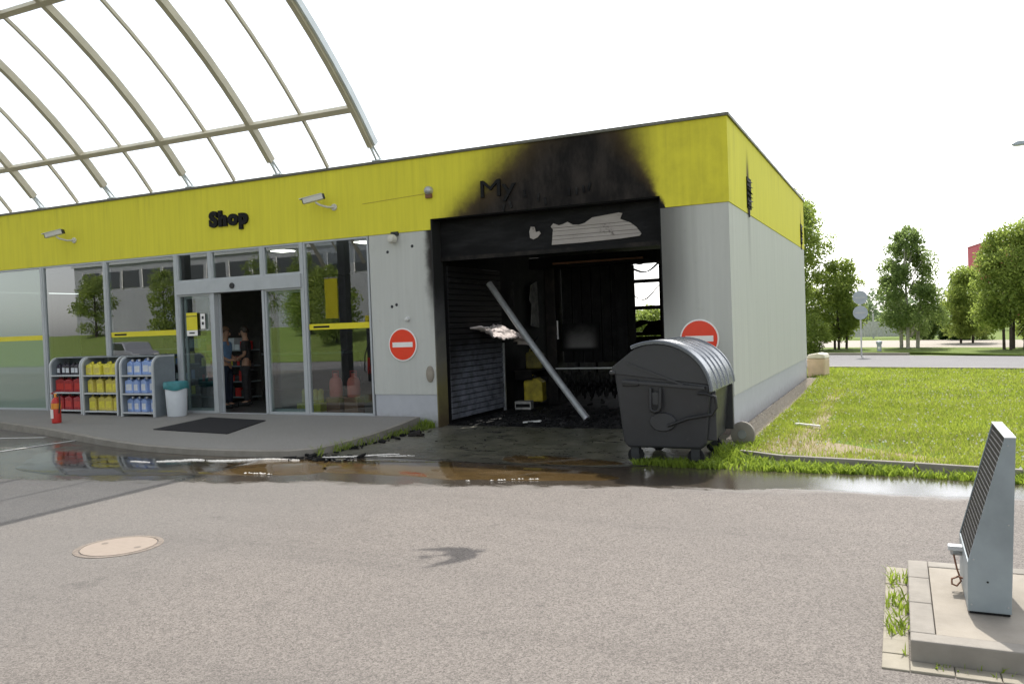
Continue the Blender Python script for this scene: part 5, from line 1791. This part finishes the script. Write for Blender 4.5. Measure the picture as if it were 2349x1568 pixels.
make_tree('broadleaf_tree', 'tall dense tree rising close behind the side wall of the building', (-2.35, 28.5, .06), 7.4, 2.1, 2.2, .5, 'leaf_dense', 150, 150, .08, 1, seed=3, group=G_TREE, crad=.62)
make_tree('broadleaf_tree', 'rounded bushy tree between the building and the road signs', (-.25, 29.0, .06), 4.0, 1.35, 1.5, .7, 'leaf_dense', 60, 150, .08, 3, seed=5, group=G_TREE, crad=.5)
make_tree('shrub', 'low pale green shrub at the foot of the trees by the building', (-1.15, 26.5, .06), 1.5, .9, .8, .1, 'leaf_dense', 30, 110, .06, 3, seed=6, cat='shrub', crad=.35)
make_tree('birch_tree', 'slender birch with three pale stems alone in the verge', (2.68, 28.6, .06), 5.45, 1.75, 1.7, 1.0, 'leaf_birch', 170, 90, .07, 3, 'birchbark', 'birch', 8, .35, G_TREE, crad=.46)
make_tree('shrub', 'round dark shrub on the far side of the pale road', (5.05, 41, .06), 2.0, 1.15, 1.0, .1, 'leaf_shrub', 45, 130, .08, 4, seed=9, cat='shrub', crad=.42)
make_tree('broadleaf_tree', 'wide leafy tree with dark bare stems at the right end of the verge', (6.5, 25.6, .06), 4.75, 1.85, 1.7, 1.0, 'leaf_dense', 110, 150, .075, 5, seed=11, group=G_TREE, crad=.52)
make_tree('broadleaf_tree', 'tall dark tree behind the wide one at the picture edge', (8.9, 30.0, .06), 6.6, 2.0, 2.0, 1.3, 'leaf_birch', 110, 150, .085, 2, seed=12, group=G_TREE, crad=.62)
make_tree('broadleaf_tree', 'mid green tree behind the gap left of the wide leafy tree', (5.3, 33.5, .06), 3.4, 1.3, 1.4, .5, 'leaf_dense', 60, 130, .085, 2, seed=14, group=G_TREE, crad=.5)
make_tree('broadleaf_tree', 'small green bush tree seen through the rear door of the bay', (-9.4, 28, .06), 2.1, 1.5, 1.2, .3, 'leaf_dense', 45, 130, .08, 2, seed=15, group=G_TREE, crad=.5)
make_tree('broadleaf_tree', 'low spreading tree right of the wide leafy tree, partly behind the pylon top', (7.9, 27.2, .06), 4.4, 1.7, 1.5, .35, 'leaf_dense', 90, 130, .08, 3, seed=21, group=G_TREE, crad=.52)
make_tree('shrub', 'bushy green undergrowth between the round shrub and the wide leafy tree', (6.1, 39, .06), 2.3, 1.6, 1.0, .1, 'leaf_dense', 55, 120, .085, 4, seed=22, cat='shrub', crad=.45)
make_tree('shrub', 'pale undergrowth behind the birch stems', (3.5, 42, .06), 1.7, 1.5, .9, .1, 'leaf_birch', 45, 110, .085, 4, seed=23, cat='shrub', crad=.42)
# far-off wood closing the view
rg = random.Random(4)
cen, rad = [], []
for i in range(420):
    x = rg.uniform(-18, 34)
    hh = 4.0 + 2.2 * mnoise.noise((x * .22, 3, 0)) + 1.0 * mnoise.noise((x * .7, 5, 0))
    if -3 < x < 5.5: hh *= .72
    cen.append((x, 66 - x * .45 + rg.uniform(-3, 3), rg.uniform(.3, max(1.2, hh))))
    rad.append(rg.uniform(.6, 1.3))
v, f, tn = leaf_cloud(cen, rad, 45, .17, 0, 77)
tag(raw_mesh('distant_woods', v, f, 4, M['leaf_far'], None, tn), 'pale green belt of far off trees', None, None, 'stuff')
# road signs seen from behind
T = thing('road_sign', 'two round road signs seen from behind on one thin pole', 'road sign', (.96, 21.7, .05))
MB().tube([(0, 0, 0), (0, 0, 2.55)], .03, 10).build('pole', M['steel'], T, smooth=50)
for z in (2.28, 1.70):
    d = MB().lathe([(.0, -.05), (.255, -.05), (.265, -.045), (.265, -.035)], (0, 0, z), 32, 'y').build('sign_back', M['signback'], T)
    MB().box(-.2, .2, -.062, -.05, z - .02, z + .02).build('bracket', M['steel'], d)
T = thing('bollard', 'small grey bollard in the verge between signs and birch', 'bollard', (1.5, 26, .06))
MB().lathe([(.09, 0), (.09, .30), (.12, .32), (.12, .42), (.05, .46)], n=14).build('post', M['signback'], T, smooth=40)
MB().box(-.05, .05, -.095, -.088, .1, .2).build('plate', M['signwhite'], T)
# street lamp reaching in from the right
T = thing('street_lamp', 'grey street lamp head on a long arm reaching in at the right edge', 'street lamp', (9.6, 30, 0))
MB().tube([(0, 0, 0), (0, 0, 8.7), (-.25, 0, 8.95), (-1.9, 0, 9.0)], [.09, .06, .05, .04], 10).build('mast', M['steel'], T, smooth=50)
MB().prism([(-2.62, 8.93), (-2.5, 8.86), (-1.95, 8.88), (-1.75, 8.97), (-1.9, 9.05), (-2.4, 9.04)], 1, -.15, .15).build('lamp_head', M['signback'], T, bevel=.03)
MB().box(-2.45, -2.0, -.11, .11, 8.845, 8.87).build('lamp_glass', M['white_plastic'], T)
# red building
T = thing('red_building', 'red box shaped building top showing above the trees', 'building', (16.3, 120, 0), R(8))
MB().box(-3.4, 3.4, 0, 8, 0, 10.6).build('wall', M['redbuild'], T)
MB().box(-3.45, 3.45, -.05, 8.05, 10.6, 10.75).build('roof', M['redbuild2'], T)
for k in range(9):
    MB().box(-3.0 + k * .72, -2.75 + k * .72, -.03, .0, 8.2, 9.9).build('window', M['carglass'], T)
for k in range(2):
    MB().box(-3.38, 3.38, -.02, .0, 4 + k * 2, 4.5 + k * 2).build('cladding_band', M['redbuild2'], T)
# long low grey wall between the trees
T = thing('boundary_fence', 'low grey fence beyond the pale road behind the road signs', 'fence', (1.6, 46, 0), R(-12))
for k in range(14):
    MB().box(-2.6 + k * .4, -2.22 + k * .4, -.03, .03, .1, 1.1).build('fence_board', M['steel'], T)
for k in range(4):
    MB().box(-2.6 + k * 1.7, -2.5 + k * 1.7, -.05, .05, 0, 1.65).build('post', M['steel'], T)

# ---------------------------------------------------------------- what the shop glass mirrors: the far side of the forecourt
structure(MB().add([(-110, -26, .02), (30, -26, .02), (30, -37, 2.2), (-110, -37, 2.2), (30, -80, 2.2), (-110, -80, 2.2)], [(0, 1, 2, 3), (3, 2, 4, 5)]).build('front_lawn', M['field']))
sheet('far_lane', [(-110, -26), (30, -26), (30, -18), (-110, -18)], .0, M['road'])
G2 = 'trees across the forecourt mirrored in the shop glass'
for i, (x, y, h) in enumerate([(-31, -25, 5.0), (-40, -33, 6.0), (-53, -31, 5.5), (-24, -27, 4.2), (-47, -36, 6.5), (-60, -30, 5.5), (-19, -30, 5), (-14, -26, 5.5), (-35.5, -28, 4.0)]):
    lab = ['bushy', 'tall', 'broad', 'low', 'high', 'wide', 'rounded', 'loose', 'small'][i] + ' tree across the forecourt, seen only mirrored in the shop glass'
    make_tree('broadleaf_tree', lab, (x, y - 6, .6 if y > -27 else 1.6), h, 1.9, 1.8, .7, 'leaf_dense', 45, 70, .13, 1, seed=30 + i, group=G2, crad=.75)
T = thing('office_building', 'long grey building across the forecourt, mirrored in the shop glass', 'building', (-55, -47, 1.8))
MB().box(-22, 20, -14, 0, 0, 7.6).build('wall', M['greybuild'], T)
MB().box(-22.2, 20.2, -14.2, .2, 7.6, 7.9).build('roof', M['frame'], T)
for k in range(14):
    x = -20.5 + k * 2.9
    w = MB().box(x, x + 2.3, .0, .06, 5.2, 6.9).build('window', M['carglass'], T)
    MB().box(x - .08, x, .0, .12, 5.1, 7.0).build('frame', M['signwhite'], w)
MB().box(-10, -6.5, .0, .08, 0, 3.2).build('door', M['signback'], T)
T = thing('parked_car', 'silver grey car parked across the forecourt, mirrored in the shop glass', 'car', (-42, -24.5, .02), R(20))
MB().prism([(-2.1, .35), (2.1, .35), (2.15, .75), (1.9, .95), (1.0, 1.02), (.55, 1.5), (-1.3, 1.55), (-1.9, 1.05), (-2.15, .95)], 1, -.85, .85).build('body', M['carpaint'], T, bevel=.08, segs=3)
MB().prism([(.9, 1.03), (.5, 1.45), (-1.2, 1.49), (-1.7, 1.06)], 1, -.862, .862).build('side_glass', M['carglass'], T)
for x in (-1.35, 1.35):
    for y in (-.8, .8):
        w = MB().lathe([(.1, -.1), (.30, -.1), (.33, -.07), (.33, .07), (.30, .1), (.1, .1)], (x, y, .33), 20, 'y').build('wheel', M['rubber'], T, smooth=40)
        MB().lathe([(.0, -.105), (.2, -.105), (.2, .105), (.0, .105)], (x, y, .33), 14, 'y').build('rim', M['steel'], w, smooth=40)
for y in (-.6, .6):
    MB().box(2.1, 2.17, y - .15, y + .15, .65, .8).build('headlight', M['signwhite'], T, bevel=.02)
# pump on its island under the canopy (only mirrored)
T = thing('fuel_pump', 'yellow topped fuel pump beside the dark canopy column, mirrored in the shop glass', 'fuel pump', (-12.6, -9.3, 0))
MB().box(-.5, .5, -.28, .28, .15, 1.9).build('cabinet', M['frame_dark'], T, bevel=.03)
MB().box(-.52, .52, -.3, .3, 1.9, 2.25).build('header', M['stripe'], T, bevel=.03)
MB().box(-.3, .3, .28, .3, 1.3, 1.7).build('display', M['carglass'], T)
MB().box(-.48, .48, .281, .295, .4, .9).build('panel', M['red'], T)
for s in (-.35, .35):
    MB().tube([(s, .3, 1.5), (s * 1.3, .45, 1.0), (s * 1.3, .5, .5), (s, .38, .35), (s * .9, .33, 1.1)], .02, 6).build('hose', M['black'], T, smooth=50)
T = thing('price_banner', 'tall yellow banner hanging on the canopy column, mirrored in the shop glass', 'banner', (-14.45, -9.1, 0))
MB().box(-.25, .25, -.02, .02, 2.2, 3.5).build('cloth', M['stripe'], T)
MB().tube([(-.27, 0, 3.52), (.3, 0, 3.52)], .02, 6).build('rod', M['steel'], T)

# ---------------------------------------------------------------- a bird passing overhead, whose shadow falls on the asphalt
BH = 6.6
bp_ = Vector((-.90, -7.03, 0)) + Vector((SUN.x / SUN.z, SUN.y / SUN.z, 1)) * BH
BD = thing('bird', 'dark bird gliding overhead, its shadow on the asphalt', 'bird', bp_, R(40))
mb = MB()
prof = [(-.20, .004, .004), (-.13, .02, .016), (-.04, .05, .034), (.05, .048, .034), (.10, .03, .026), (.13, .034, .028), (.155, .016, .015), (.18, .003, .003)]
vs = []
for x, a, b in prof:
    for k in range(10):
        an = 2 * math.pi * k / 10
        vs.append((x, a * math.cos(an), b * math.sin(an)))
fs = [(i * 10 + k, i * 10 + (k + 1) % 10, (i + 1) * 10 + (k + 1) % 10, (i + 1) * 10 + k) for i in range(7) for k in range(10)]
mb.add(vs, fs)
for s in (-1, 1):
    w = [(.09, .02), (.105, .08), (.07, .14), (-.06, .20), (-.31, .24), (-.17, .15), (-.09, .09), (-.08, .02)]
    n = len(w)
    vs = [(x, s * y, .02 + .05 * y) for x, y in w] + [(x, s * y, .012 + .05 * y) for x, y in w]
    mb.add(vs, [tuple(range(n)), tuple(range(2 * n - 1, n - 1, -1))] + [((i + 1) % n, i, n + i, n + (i + 1) % n) for i in range(n)])
    t_ = [(-.18, 0), (-.30, s * .05), (-.29, s * .015), (-.27, 0)]
    vs = [(x, y, .004) for x, y in t_] + [(x, y, -.002) for x, y in t_]
    mb.add(vs, [(0, 1, 2, 3), (7, 6, 5, 4), (0, 4, 5, 1), (1, 5, 6, 2), (2, 6, 7, 3), (3, 7, 4, 0)])
mb.build('body', M['charcoal'], BD, smooth=50)
BD.scale = (1.15, 1.15, 1.15)
